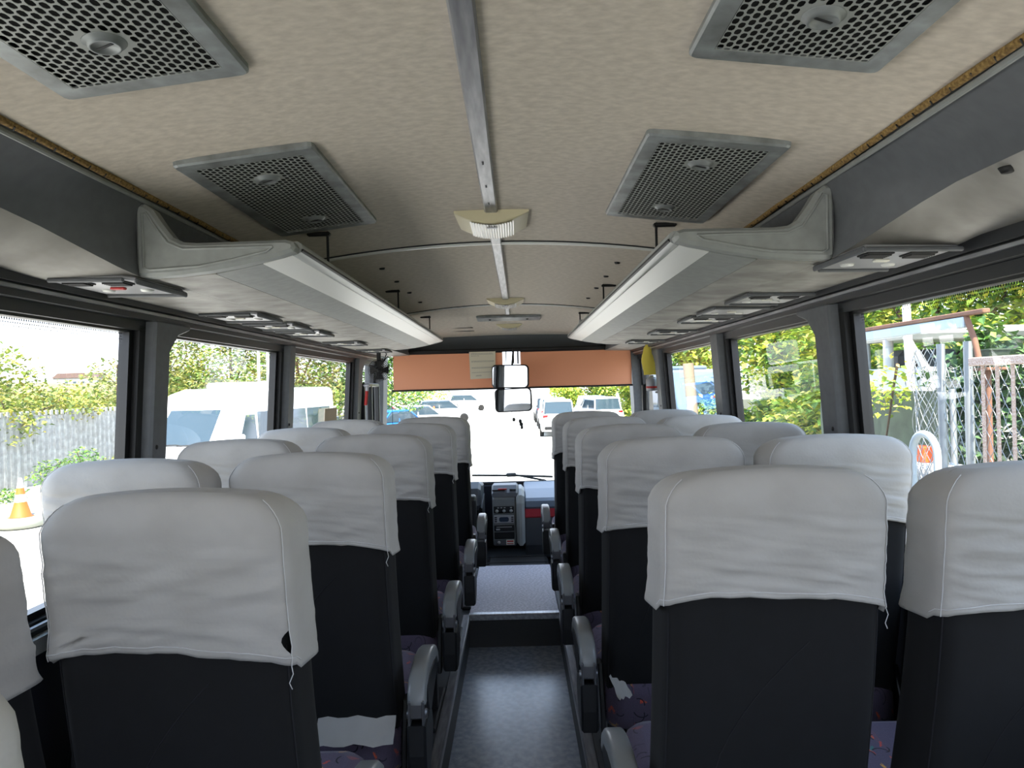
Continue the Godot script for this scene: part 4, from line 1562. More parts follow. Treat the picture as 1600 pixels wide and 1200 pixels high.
	for i in 11:
		var v := i / 10.0
		var r := []
		for j in 18:
			var a := TAU * j / 18
			var w := (0.052 + 0.010 * sin(v * 2.6) - 0.02 * pow(maxf(0.0, 1.0 - v * 6.0), 2.0)) * (1.0 + 0.10 * sin(a * 4.0 + v * 3.0))
			r.append(Vector3(cos(a) * w + 0.004 * sin(v * 9.0), -0.005 - 0.225 * v, sin(a) * w * 0.5))
		rings.append(r)
	loft(s, rings)
	part("folded_cloth", s, M.yellow, yc)
	var fx := thing("spray_can", "small silver can with a red ring under the yellow cloth", "can", Vector3(1.005, 1.34, -5.25))
	s = st()
	lathe(s, [[0.0, 0.0], [0.040, 0.002], [0.042, 0.01], [0.042, 0.085], [0.032, 0.10], [0.014, 0.104], [0.014, 0.116], [0.0, 0.116]], 18)
	part("can_body", s, M.silver_plastic, fx)
	s = st()
	lathe(s, [[0.0425, 0.02], [0.0432, 0.022], [0.0432, 0.034], [0.0425, 0.036]], 18)
	part("red_ring", s, M.red, fx)
	s = st()
	cbox(s, Vector3(0.045, -0.01, 0), Vector3(0.03, 0.014, 0.07), 0.004)
	cbox(s, Vector3(0.052, 0.045, 0), Vector3(0.012, 0.12, 0.05), 0.004)
	part("holder", s, M.black, fx)
	var df := thing("door_frame", "black framed glazed door panel at the front right", "door", Vector3(1.03, 1.08, -5.30))
	s = st()
	cbox(s, Vector3(-0.075, 0.0, 0.0), Vector3(0.028, 0.62, 0.04), 0.006)
	cbox(s, Vector3(0.03, 0.30, 0.0), Vector3(0.2, 0.03, 0.04), 0.006)
	cbox(s, Vector3(0.03, -0.30, 0.0), Vector3(0.2, 0.03, 0.04), 0.006)
	part("frame_bars", s, M.black, df)
	s = st()
	face(s, [Vector3(-0.07, -0.3, 0), Vector3(0.07, -0.3, 0), Vector3(0.07, 0.3, 0), Vector3(-0.07, 0.3, 0)], Vector3(0, 0, 1))
	part("pane", s, M.pane, df)
	# wiper outside the glass
	var wp := thing("wiper", "long black windscreen wiper lying along the bottom of the glass", "wiper", Vector3(-0.05, 0.60, -6.33))
	s = st()
	tube(s, [Vector3(-0.36, 0.018, 0), Vector3(0.0, 0.008, 0.0), Vector3(0.36, -0.012, 0)], 0.010, 6)
	part("blade", s, M.black, wp)
	s = st()
	tube(s, [Vector3(-0.02, 0.012, -0.02), Vector3(0.05, 0.004, -0.03), Vector3(0.30, -0.05, -0.03)], 0.010, 6)
	cbox(s, Vector3(-0.01, 0.012, -0.012), Vector3(0.09, 0.034, 0.03), 0.008)
	part("arm", s, M.dark_steel, wp)
	# card on the front left window
	var cd := thing("window_card", "beige card stuck inside the front left side window", "card", Vector3(CX - wall_o(1.19) - 0.02, 1.19, -4.62))
	s = st()
	cbox(s, Vector3(0, 0, 0), Vector3(0.003, 0.20, 0.30), 0.001, Basis(Vector3(0, 0, 1), -0.063))
	part("card_sheet", s, M.beige_card, cd)
	# black cam dome at the right cove
	var kn := thing("coat_hook", "small black coat hook on the right cove panel near the camera", "hook", Vector3(CX + 0.945, 1.765, -1.26))
	s = st()
	lathe(s, [[0.0, -0.012], [0.010, -0.010], [0.015, 0.0], [0.0, 0.0]], 12)
	part("hook_knob", s, M.black, kn)

# ==================================================================== outside
func build_ground() -> void:
	var g := struct("ground", "bright sunlit concrete yard around the bus", "ground")
	var s := st()
	var rings := []
	for z in [40.0, 10.0, -10.0, -40.0, -120.0, -500.0]:
		var r := []
		for x in [-300.0, -60.0, -12.0, 0.0, 12.0, 60.0, 300.0]:
			r.append(Vector3(x, GROUND, z))
		rings.append(r)
	loft(s, rings, false, false, false)
	part("yard_surface", s, M.concrete, g)
	s = st()
	rings = []
	for z in [14.0, 2.0, -8.0, -20.0, -40.0, -90.0]:
		var r := []
		for x in [3.1, 4.5, 8.0, 30.0]:
			r.append(Vector3(x + 0.15 * sin(z), GROUND + 0.012, z))
		rings.append(r)
	loft(s, rings, false, false, false)
	part("verge", s, M.verge, g)
	s = st()
	for z in [-9.5, -13.2]:
		cbox(s, Vector3(-7.5, GROUND + 0.004, z), Vector3(9.0, 0.01, 0.03), 0.002, Basis(Vector3.UP, 0.22))
	part("joint", s, M.galvanised, g)

func leaf_mesh(l: float, w: float) -> ArrayMesh:
	var s := st()
	var a := Vector3(0, 0, 0)
	var b := Vector3(0, -0.1 * l, l)
	var m := Vector3(0, 0.0, 0.5 * l)
	for k in [-1.0, 1.0]:
		var e := Vector3(k * w / 2, 0.16 * w, 0.45 * l)
		face(s, [a, e, m], Vector3(0, -1, 0))
		face(s, [m, e, b], Vector3(0, -1, 0))
	return done(s)

# leaves strewn in a set of ellipsoids [centre, radii]; one part of "stuff"
func leaves(parent: Node3D, blobs: Array, count: int, cols: Array, size: float, shell := 0.45, seed_ := 1) -> void:
	var r := RandomNumberGenerator.new()
	r.seed = seed_
	var vol := 0.0
	for b in blobs:
		vol += pow(b[1].x * b[1].y * b[1].z, 0.667)
	var mm := MultiMesh.new()
	mm.transform_format = MultiMesh.TRANSFORM_3D
	mm.use_colors = true
	mm.mesh = leaf_mesh(size, size * 0.62)
	mm.instance_count = count
	var i := 0
	for bi in blobs.size():
		var b: Array = blobs[bi]
		var n := int(count * pow(b[1].x * b[1].y * b[1].z, 0.667) / vol)
		if bi == blobs.size() - 1:
			n = count - i
		for k in n:
			if i >= count:
				break
			var d := Vector3(r.randfn(), r.randfn(), r.randfn()).normalized()
			var p: Vector3 = b[0] + d * b[1] * (1.0 - shell * pow(r.randf(), 1.6)) * (0.92 + 0.16 * sin(d.x * 7.0 + bi) * cos(d.y * 6.0))
			if p.y < GROUND + 0.02:
				p.y = GROUND + 0.02 + r.randf() * 0.3
			var bs := Basis.from_euler(Vector3(r.randf_range(-0.9, 0.7), r.randf() * TAU, r.randf_range(-0.6, 0.6))).scaled(Vector3.ONE * r.randf_range(0.65, 1.35))
			mm.set_instance_transform(i, Transform3D(bs, p))
			var c: Color = cols[r.randi() % cols.size()]
			mm.set_instance_color(i, (c * r.randf_range(0.75, 1.2)).srgb_to_linear())
			i += 1
	var o := MultiMeshInstance3D.new()
	o.name = "foliage"
	o.multimesh = mm
	o.material_override = M.leaf
	o.set_meta("kind", "stuff")
	parent.add_child(o, true)

func tree(called: String, label: String, cat: String, at: Vector3, h: float, blobs: Array, count: int, cols: Array, size: float, seed_: int, group := "", trunk_r := 0.12) -> void:
	var t := thing(called, label, cat, at, group)
	var r := RandomNumberGenerator.new()
	r.seed = seed_
	var s := st()
	tube(s, [Vector3(0, -0.05, 0), Vector3(0.05, h * 0.3, 0.03), Vector3(-0.04, h * 0.6, 0.0), Vector3(0.0, h * 0.85, 0.02)], trunk_r, 8, trunk_r * 0.35)
	for b in blobs:
		var y0 := minf(h * 0.55, maxf(0.2, b[0].y * 0.55))
		tube(s, [Vector3(0, y0, 0), (Vector3(0, y0, 0) + b[0]) / 2.0 + Vector3(0, 0.1, 0), b[0], b[0] + Vector3(b[1].x * r.randf_range(-0.7, 0.7), b[1].y * 0.7, b[1].z * r.randf_range(-0.7, 0.7))], trunk_r * 0.4, 6, 0.012)
	part("trunk", s, M.bark, t)
	leaves(t, blobs, count, cols, size, 0.55, seed_)

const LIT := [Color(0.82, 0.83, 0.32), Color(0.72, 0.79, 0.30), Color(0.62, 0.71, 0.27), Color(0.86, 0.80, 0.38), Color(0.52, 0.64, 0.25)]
const GREEN := [Color(0.40, 0.56, 0.24), Color(0.32, 0.48, 0.22), Color(0.50, 0.62, 0.26), Color(0.28, 0.42, 0.20)]
const PALE := [Color(0.58, 0.60, 0.34), Color(0.50, 0.55, 0.31), Color(0.64, 0.60, 0.36), Color(0.42, 0.49, 0.29)]
const OLIVE := [Color(0.58, 0.60, 0.26), Color(0.50, 0.55, 0.24), Color(0.62, 0.58, 0.28), Color(0.40, 0.48, 0.22)]

# ------------------------------------------------------------ vehicles
func wheel(parent: Node3D, x: float, z: float, r: float, w: float) -> void:
	var s := st()
	var X := frame(Vector3(0, 1, 0), Vector3(1, 0, 0), Vector3(0, 0, 1), Vector3(x, r, z))
	lathe(s, [[r * 0.55, -w / 2], [r * 0.92, -w / 2], [r, -w * 0.35], [r, w * 0.35], [r * 0.92, w / 2], [r * 0.55, w / 2]], 20, X)
	var ty := part("wheel", s, M.tyre, parent)
	s = st()
	lathe(s, [[0.0, -w * 0.42], [r * 0.56, -w * 0.45], [r * 0.56, w * 0.45], [0.0, w * 0.42]], 14, X)
	part("rim", s, M.silver_plastic, ty)

# body by cross sections along z; each ring [z, half width, y0, y1, roundness]
func shell_ring(z: float, hw: float, y0: float, y1: float, top: float, k := 0.12) -> Array:
	var out := []
	for p in [[-1.0, 0.0, 0, 1], [-1.0, 0.0, 0, 0], [1.0, 0.0, 0, 0]]:
		pass
	var pts := [Vector2(-hw * 0.94, y0), Vector2(hw * 0.94, y0), Vector2(hw, y0 + k), Vector2(hw, lerpf(y0, y1, 0.55)), Vector2(lerpf(hw, top, 0.75), y1 - k), Vector2(top - k * 0.4, y1 - k * 0.25), Vector2(top - k * 1.6, y1), Vector2(-top + k * 1.6, y1), Vector2(-top + k * 0.4, y1 - k * 0.25), Vector2(-lerpf(hw, top, 0.75), y1 - k), Vector2(-hw, lerpf(y0, y1, 0.55)), Vector2(-hw, y0 + k)]
	for p in pts:
		out.append(Vector3(p.x, p.y, z))
	return out

# passenger car, nose to +z
func car(label: String, at: Vector3, turn: float, paint: String, tall := 0.0, group := "") -> void:
	var t := thing("car", label, "car", at, group)
	t.rotation.y = turn
	var s := st()
	var h := 0.92 + tall * 0.25
	loft(s, [shell_ring(-2.1, 0.70, 0.35, 0.75 + tall * 0.2, 0.66, 0.08), shell_ring(-2.05, 0.80, 0.26, h - 0.02, 0.74), shell_ring(-1.5, 0.86, 0.22, h, 0.80), shell_ring(0.2, 0.87, 0.22, h, 0.82), shell_ring(0.9, 0.86, 0.22, h - 0.02, 0.80), shell_ring(1.75, 0.82, 0.24, 0.78 + tall * 0.2, 0.72), shell_ring(2.05, 0.74, 0.28, 0.66 + tall * 0.2, 0.64), shell_ring(2.12, 0.66, 0.34, 0.56, 0.6, 0.08)])
	part("body", s, M[paint], t)
	s = st()
	var top := 1.42 + tall * 0.35
	var rear := -1.95 if tall > 0.3 else -1.55
	prism(s, [Vector2(rear, h - 0.04), Vector2(1.05, h - 0.06), Vector2(0.28, top), Vector2(rear + (0.25 if tall > 0.3 else 0.65), top - 0.02)], -0.70, 0.70, across(), 0.09)
	part("window_glass", s, M.car_glass, t)
	s = st()
	prism(s, [Vector2(0.35, top - 0.03), Vector2(0.22, top + 0.035), Vector2(-0.7, top + 0.05), Vector2(rear + (0.3 if tall > 0.3 else 0.7), top + 0.015), Vector2(rear + (0.22 if tall > 0.3 else 0.6), top - 0.04)], -0.63, 0.63, across(), 0.03)
	for x in [-0.68, 0.68]:
		for q in [[1.03, 0.30], [-0.45, -0.45], [rear + 0.05, rear + (0.28 if tall > 0.3 else 0.65)]]:
			tube(s, [Vector3(x * 1.03, h - 0.05, q[0]), Vector3(x * 0.92, top - 0.01, q[1])], 0.035, 6)
	part("roof", s, M[paint], t)
	for x in [-0.60, 0.60]:
		s = st()
		cbox(s, Vector3(x, h - 0.14, -2.06), Vector3(0.24, 0.13, 0.06), 0.02)
		part("tail_lamp", s, M.tail_red, t)
		s = st()
		cbox(s, Vector3(x * 0.98, 0.63 + tall * 0.2, 2.03), Vector3(0.26, 0.12, 0.10), 0.03)
		part("headlamp", s, M.silver_plastic, t)
	s = st()
	cbox(s, Vector3(0, 0.42, -2.12), Vector3(1.3, 0.14, 0.08), 0.03)
	cbox(s, Vector3(0, 0.40, 2.10), Vector3(1.2, 0.14, 0.08), 0.03)
	part("bumper", s, M.dark_steel, t)
	s = st()
	cbox(s, Vector3(0, h - 0.30, -2.11), Vector3(0.5, 0.11, 0.02), 0.004)
	part("number_plate", s, M.paper, t)
	for x in [-0.80, 0.80]:
		for z in [-1.3, 1.3]:
			wheel(t, x, z, 0.31, 0.2)

# tall passenger van, nose to +z, base at the ground under its middle
func van(label: String, at: Vector3, turn: float, paint: String, lift := 0.0, len := 6.6) -> void:
	var t := thing("van", label, "van", at)
	t.rotation.y = turn
	var rear := -len + 3.0
	var s := st()
	# side outline in (z, y)
	var P := [Vector2(rear, 0.42), Vector2(2.78, 0.36), Vector2(2.98, 0.50), Vector2(3.0, 0.82), Vector2(2.92, 1.08), Vector2(2.55, 1.26), Vector2(2.30, 1.36), Vector2(1.62, 2.12), Vector2(1.20, 2.42), Vector2(0.7, 2.52), Vector2(rear + 0.15, 2.52), Vector2(rear - 0.02, 2.40)]
	var rings := []
	for q in [[-1.0, 0.22], [-0.985, 0.10], [-0.95, 0.03], [-0.86, 0.0], [0.86, 0.0], [0.95, 0.03], [0.985, 0.10], [1.0, 0.22]]:
		var r := []
		for p in inset(P, q[1] * 0.35):
			var lean := 1.0 - 0.10 * smoothstep(1.0, 2.5, p.y)
			r.append(Vector3(q[0] * lean, p.y, p.x))
		rings.append(r)
	loft(s, rings, true, true, true, false)
	var body := part("body", s, M[paint], t)
	# windscreen and its surround
	s = st()
	var g := []
	for k in 9:
		var u := -1.0 + k / 4.0
		var bow := 0.10 * u * u
		g.append([Vector3(u * 0.85, 1.40, 2.315 - bow), Vector3(u * 0.80, 2.08, 1.705 - bow)])
	var ra := []
	var rb := []
	for q in g:
		ra.append(q[0])
		rb.append(q[1])
	loft(s, [ra, rb], false, false, false)
	part("windscreen", s, M.car_glass, t)
	for sd in [-1.0, 1.0]:
		for q in [[1.78, 0.98, 1.30, 1.95, 0.42], [0.86, -0.35, 1.22, 2.0, 0.0], [-0.45, -1.65, 1.22, 2.0, 0.0], [-1.75, rear + 0.35, 1.22, 2.0, 0.0]]:
			s = st()
			var x: Callable = func(y: float) -> float: return sd * (1.003 * (1.0 - 0.10 * smoothstep(1.0, 2.5, y)))
			var a := [Vector3(x.call(q[2]), q[2], q[0]), Vector3(x.call(q[2]), q[2], q[1]), Vector3(x.call(q[3]), q[3], q[1]), Vector3(x.call(q[3]), q[3], q[0] - q[4])]
			var b := []
			for p in a:
				b.append(p + Vector3(-sd * 0.02, 0, 0))
			hexa(s, a, b)
			part("side_window", s, M.car_glass, t)
		s = st()
		cbox(s, Vector3(sd * 1.12, 1.42, 1.95), Vector3(0.18, 0.32, 0.10), 0.03)
		cbox(s, Vector3(sd * 1.02, 1.34, 1.95), Vector3(0.10, 0.06, 0.06), 0.01)
		part("wing_mirror", s, M[paint], t)
		s = st()
		hexa(s, [Vector3(sd * 0.60, 0.82, 2.99), Vector3(sd * 0.93, 0.84, 2.93), Vector3(sd * 0.93, 1.12, 2.82), Vector3(sd * 0.66, 1.04, 2.93)], [Vector3(sd * 0.60, 0.82, 2.8), Vector3(sd * 0.93, 0.84, 2.7), Vector3(sd * 0.93, 1.12, 2.6), Vector3(sd * 0.66, 1.04, 2.7)])
		part("headlamp", s, M.silver_plastic, t)
		s = st()
		cbox(s, Vector3(sd * 1.0, 0.75, -0.2), Vector3(0.03, 0.08, 4.2), 0.01)
		part("side_moulding", s, M.car_silver, t)
		for z in [1.85, rear + 1.2]:
			wheel(t, sd * 0.90, z, 0.36, 0.22)
	s = st()
	for k in 3:
		cbox(s, Vector3(0, 0.84 + k * 0.075, 2.985 - k * 0.02), Vector3(1.05, 0.04, 0.05), 0.01)
	part("grille_bar", s, M.car_silver, t)
	s = st()
	cbox(s, Vector3(0, 0.55, 2.98), Vector3(1.9, 0.22, 0.14), 0.05)
	part("bumper", s, M[paint], t)
	s = st()
	tube(s, [Vector3(-0.7, 1.40, 2.36), Vector3(0.0, 1.42, 2.37), Vector3(0.1, 1.395, 2.36)], 0.012, 6)
	tube(s, [Vector3(0.0, 1.40, 2.36), Vector3(0.7, 1.42, 2.31)], 0.012, 6)
	part("wiper", s, M.black, t)
	s = st()
	cbox(s, Vector3(0, 2.58, -0.6), Vector3(1.3, 0.16, 1.6), 0.06)
	part("roof_cooler", s, M[paint], t)

func build_outside_left() -> void:
	# corrugated white sheet fence; each sheet is a part
	var f := thing("sheet_fence", "white corrugated metal fence along the left side of the yard", "fence", Vector3(-13.4, GROUND, -8.0))
	var k := 0
	for i in 26:
		var z0 := 4.0 - i * 1.0
		var s := st()
		var a := []
		var b := []
		var c := []
		for j in 21:
			var u := j / 20.0
			var ph := fmod(u * 4.0, 1.0)
			var d := 0.045 * clampf((absf(ph - 0.5) - 0.16) * 8.0, -0.5, 0.5)
			a.append(Vector3(d, 0.0, z0 - u))
			b.append(Vector3(d, 1.95 + 0.03 * sin(i * 2.3), z0 - u))
		loft(s, [a, b], false, false, false, false)
		part("fence_sheet", s, M.sheet, f)
		s = st()
		for j in 4:
			cbox(s, Vector3(0.02, 2.0, z0 - 0.125 - 0.25 * j), Vector3(0.05, 0.14, 0.10), 0.01)
		part("sheet_crest", s, M.sheet, f)
	var s := st()
	for y in [0.4, 1.4]:
		cbox(s, Vector3(-0.06, y, -9.0), Vector3(0.05, 0.06, 26.0), 0.01)
	part("fence_rail", s, M.galvanised, f)
	# traffic cone standing in a tyre
	var cb := thing("tyre", "grey old tyre lying flat under the traffic cone", "tyre", Vector3(-9.35, GROUND, -13.3))
	s = st()
	lathe(s, [[0.20, 0.02], [0.34, 0.0], [0.42, 0.05], [0.42, 0.16], [0.36, 0.21], [0.22, 0.20], [0.20, 0.14]], 24)
	lathe(s, [[0.0, 0.12], [0.21, 0.12], [0.21, 0.02], [0.0, 0.02]], 24)
	part("tyre_ring", s, mat("tyre_dusty", Color(0.55, 0.56, 0.52), 0.95), cb)
	var cn := thing("traffic_cone", "orange and white traffic cone standing in a tyre by the fence", "traffic cone", Vector3(-9.35, GROUND + 0.12, -13.3))
	s = st()
	lathe(s, [[0.19, 0.08], [0.175, 0.09], [0.10, 0.36]], 20)
	lathe(s, [[0.082, 0.50], [0.058, 0.62]], 20)
	cbox(s, Vector3(0, 0.04, 0), Vector3(0.34, 0.08, 0.34), 0.02)
	part("cone_body", s, M.orange, cn)
	s = st()
	lathe(s, [[0.1005, 0.36], [0.0825, 0.50]], 20)
	lathe(s, [[0.0585, 0.62], [0.03, 0.80], [0.0, 0.81]], 20)
	part("white_band", s, M.paper, cn)
	# weeds at the foot of the fence
	tree("weed_bush", "green weed bush at the foot of the white fence", "bush", Vector3(-12.2, GROUND, -18.6), 0.6, [[Vector3(0, 0.40, 0), Vector3(0.55, 0.45, 0.6)], [Vector3(0.4, 0.6, -0.6), Vector3(0.5, 0.5, 0.6)]], 900, GREEN, 0.10, 91, "", 0.03)
	tree("weed_bush", "low dry weeds along the foot of the fence beside the van", "bush", Vector3(-12.6, GROUND, -22.0), 0.4, [[Vector3(0, 0.25, 0), Vector3(0.5, 0.35, 1.2)]], 500, PALE, 0.09, 92, "", 0.02)
	tree("weed_bush", "grass tufts behind the traffic cone", "bush", Vector3(-12.2, GROUND, -16.5), 0.3, [[Vector3(0, 0.12, 0), Vector3(0.6, 0.2, 0.9)]], 500, GREEN, 0.10, 93, "", 0.02)
	# trees behind the fence
	tree("leafy_tree", "yellow-green tree reaching over the white fence at the left edge", "tree", Vector3(-15.0, GROUND, -19.5), 4.8, [[Vector3(0.4, 3.0, -0.6), Vector3(1.2, 0.9, 1.2)], [Vector3(1.0, 2.2, -2.0), Vector3(1.3, 0.7, 1.4)], [Vector3(1.3, 1.8, 0.4), Vector3(0.9, 0.9, 0.9)], [Vector3(0.6, 2.0, -4.2), Vector3(1.0, 0.7, 1.1)], [Vector3(0.8, 3.4, 0.6), Vector3(0.7, 0.7, 0.7)]], 2600, OLIVE, 0.17, 101, "", 0.10)
	tree("leafy_tree", "rounded green tree behind the fence under the white building", "tree", Vector3(-16.5, GROUND, -21.5), 3.4, [[Vector3(0, 2.3, 0), Vector3(1.5, 0.9, 1.6)], [Vector3(1.4, 1.9, -1.2), Vector3(1.2, 0.7, 1.2)], [Vector3(-1.4, 2.0, 1.4), Vector3(1.3, 0.8, 1.2)]], 2200, OLIVE, 0.17, 102, "", 0.10)
	tree("leafy_tree", "pale tree behind the fence beside the first left pillar", "tree", Vector3(-18.5, GROUND, -33.0), 4.6, [[Vector3(0, 2.9, 0), Vector3(1.8, 1.5, 1.8)], [Vector3(2.2, 3.0, 0), Vector3(1.6, 1.3, 1.6)], [Vector3(-2.6, 2.2, 0), Vector3(1.6, 0.9, 1.6)]], 2200, PALE, 0.22, 103, "", 0.12)
	for q in [[-13.6, -34.0, 6.0, "tall yellowing tree behind the front of the van", OLIVE], [-9.8, -32.0, 6.0, "tall leafy tree behind the middle of the van", PALE], [-7.0, -34.0, 6.2, "broad green tree behind the rear of the van", GREEN], [-17.0, -35.0, 5.5, "tall pale tree farther left behind the van", PALE]]:
		k += 1
		tree("leafy_tree", q[3], "tree", Vector3(q[0], GROUND, q[1]), q[2], [[Vector3(0, 3.7, 0), Vector3(2.0, 1.7, 1.8)], [Vector3(1.3, 2.4, 0.3), Vector3(1.7, 1.5, 1.5)], [Vector3(-1.4, 2.5, 0.4), Vector3(1.7, 1.5, 1.5)], [Vector3(0.8, 4.4, 0), Vector3(1.3, 1.1, 1.2)]], 5200, q[4] + GREEN.slice(0, 1), 0.19, 110 + k, "trees behind the van", 0.14)
	van("white high-roofed passenger van parked on the left, facing the camera", Vector3(-6.42, GROUND, -16.3), -0.12, "van_white")
	# lattice mast
	var ms := thing("lattice_mast", "thin white lattice mast rising behind the van", "mast", Vector3(-8.7, GROUND, -24.5))
	s = st()
	for x in [-0.16, 0.16]:
		tube(s, [Vector3(x, 0, 0), Vector3(x, 4.1, 0)], 0.05, 6)
	part("upright", s, M.van_white, ms)
	for j in 7:
		s = st()
		tube(s, [Vector3(-0.16, 0.6 + j * 0.55, 0), Vector3(0.16, 0.6 + j * 0.55, 0)], 0.02, 6)
		part("rung", s, M.van_white, ms)
	# distant buildings on a low rise
	var hill := struct("hill", "low dry grassy rise far to the left", "hill")
	s = st()
	var rings := []
	for i in 9:
		var r := []
		for j in 13:
			var x := -260.0 + j * 18.0
			var z := -60.0 - i * 32.0
			r.append(Vector3(x, GROUND - 0.2 + 7.5 * sin(PI * i / 8.0 * 0.75) * smoothstep(-40.0, -120.0, x + 0.12 * (z + 60)) + 0.6 * sin(j * 1.7 + i), z))
		rings.append(r)
	loft(s, rings, false, false, false)
	part("grass_slope", s, M.grass, hill)
	var names := ["pale distant apartment block with a red-brown roof, the left of two", "pale distant apartment block with dark windows, the right of two"]
	for b in 2:
		var t := thing("apartment_block", names[b], "building", Vector3([-150.0, -130.0][b], 3.0, [-245.0, -262.0][b]), "distant buildings")
		s = st()
		cbox(s, Vector3(0, 2.6, 0), Vector3([15.0, 11.0][b], 5.2 - b, 8), 0.1)
		part("wall", s, M.wall_far, t)
		s = st()
		prism(s, [Vector2(-7.8 + b * 2, 5.2 - b * 0.6), Vector2(7.8 - b * 2, 5.2 - b * 0.6), Vector2(5.5 - b * 2, 6.9 - b * 0.6), Vector2(-5.5 + b * 2, 6.9 - b * 0.6)], -4.4, 4.4)
		part("roof", s, M.roof_far, t)
		for row in 2:
			for col in 5:
				s = st()
				cbox(s, Vector3((col - 2) * [2.8, 2.1][b], 1.5 + row * 2.0, 4.02), Vector3(1.1, 1.0, 0.1), 0.03)
				part("window", s, M.car_glass, t)

func build_outside_front() -> void:
	var G := "cars parked ahead of the bus"
	car("bright blue car parked ahead on the left, nearest the left blind wire", Vector3(-5.6, GROUND, -33.0), 2.5, "car_blue", 0.0, G)
	car("white car parked ahead on the left, beside the blue car", Vector3(-5.6, GROUND, -41.0), 2.2, "van_white", 0.0, G)
	car("dark car parked ahead on the left, behind the white car", Vector3(-9.0, GROUND, -43.0), 1.9, "car_dark", 0.0, G)
	car("silver car parked far ahead on the left, behind the orange cone", Vector3(-5.2, GROUND, -50.0), 2.0, "car_silver", 0.4, G)
	car("red car parked farthest ahead on the left", Vector3(-9.8, GROUND, -52.0), 1.8, "car_red", 0.0, G)
	car("white estate car far ahead, left of the mirrors", Vector3(-5.0, GROUND, -74.0), 1.7, "van_white", 0.7, G)
	car("dark grey car parked ahead on the right, nearest the mirrors", Vector3(2.05, GROUND, -35.0), PI - 0.05, "car_silver", 0.7, G)
	car("silver car second in the row ahead on the right", Vector3(2.1, GROUND, -41.0), PI, "car_silver", 0.7, G)
	car("dark car third in the row ahead on the right", Vector3(2.1, GROUND, -48.0), PI, "car_dark", 0.3, G)
	car("white estate car with a red light bar ahead on the right, above the seats", Vector3(4.45, GROUND, -38.5), PI + 0.15, "van_white", 0.75, G)
	car("silver car behind the white estate car on the right", Vector3(4.7, GROUND, -45.5), PI + 0.1, "car_silver", 0.7, G)
	var cn := thing("traffic_cone", "orange and white traffic cone among the cars far ahead on the left", "traffic cone", Vector3(-5.1, GROUND, -44.0))
	cn.scale = Vector3.ONE * 1.5
	var s := st()
	lathe(s, [[0.19, 0.05], [0.17, 0.06], [0.12, 0.32]], 16)
	lathe(s, [[0.09, 0.50], [0.03, 0.86], [0.0, 0.87]], 16)
	cbox(s, Vector3(0, 0.025, 0), Vector3(0.42, 0.05, 0.42), 0.01)
	part("cone_body", s, M.orange, cn)
	s = st()
	lathe(s, [[0.121, 0.32], [0.0905, 0.50]], 16)
	part("white_band", s, M.paper, cn)
	var bk := thing("bicycle", "dark bicycle standing far ahead beside the parked cars", "bicycle", Vector3(-5.3, GROUND, -58.0))
	bk.scale = Vector3.ONE * 1.3
	s = st()
	for x in [-0.5, 0.5]:
		var pts := []
		for k in 25:
			pts.append(Vector3(x + cos(TAU * k / 24) * 0.34, 0.36 + sin(TAU * k / 24) * 0.34, 0))
		tube(s, pts, 0.022, 6)
	part("wheel", s, M.tyre, bk)
	s = st()
	for q in [[Vector3(-0.5, 0.36, 0), Vector3(-0.2, 0.85, 0)], [Vector3(-0.5, 0.36, 0), Vector3(0.0, 0.36, 0)], [Vector3(0.0, 0.36, 0), Vector3(-0.22, 0.95, 0)], [Vector3(0.0, 0.36, 0), Vector3(0.38, 0.80, 0)], [Vector3(-0.2, 0.8, 0), Vector3(0.38, 0.82, 0)], [Vector3(0.5, 0.36, 0), Vector3(0.36, 1.0, 0)]]:
		tube(s, q, 0.022, 6)
	tube(s, [Vector3(0.30, 1.0, -0.25), Vector3(0.38, 1.02, 0), Vector3(0.30, 1.0, 0.25)], 0.018, 6)
	cbox(s, Vector3(-0.24, 0.97, 0), Vector3(0.24, 0.05, 0.14), 0.02)
	part("frame", s, M.car_dark, bk)
	for q in [[-9.5, -60.0, "tree far ahead behind the cars on the left"], [-16.0, -64.0, "tree far ahead behind the left windscreen post"]]:
		tree("leafy_tree", "hazy yellow-green " + q[2], "tree", Vector3(q[0], GROUND, q[1]), 4.0, [[Vector3(0, 2.4, 0), Vector3(2.6, 1.6, 2.0)], [Vector3(2.2, 1.8, 0), Vector3(2.0, 1.2, 2.0)], [Vector3(-2.4, 1.9, 0), Vector3(2.0, 1.3, 2.0)]], 2600, PALE + LIT, 0.28, int(-q[1]), "", 0.14)

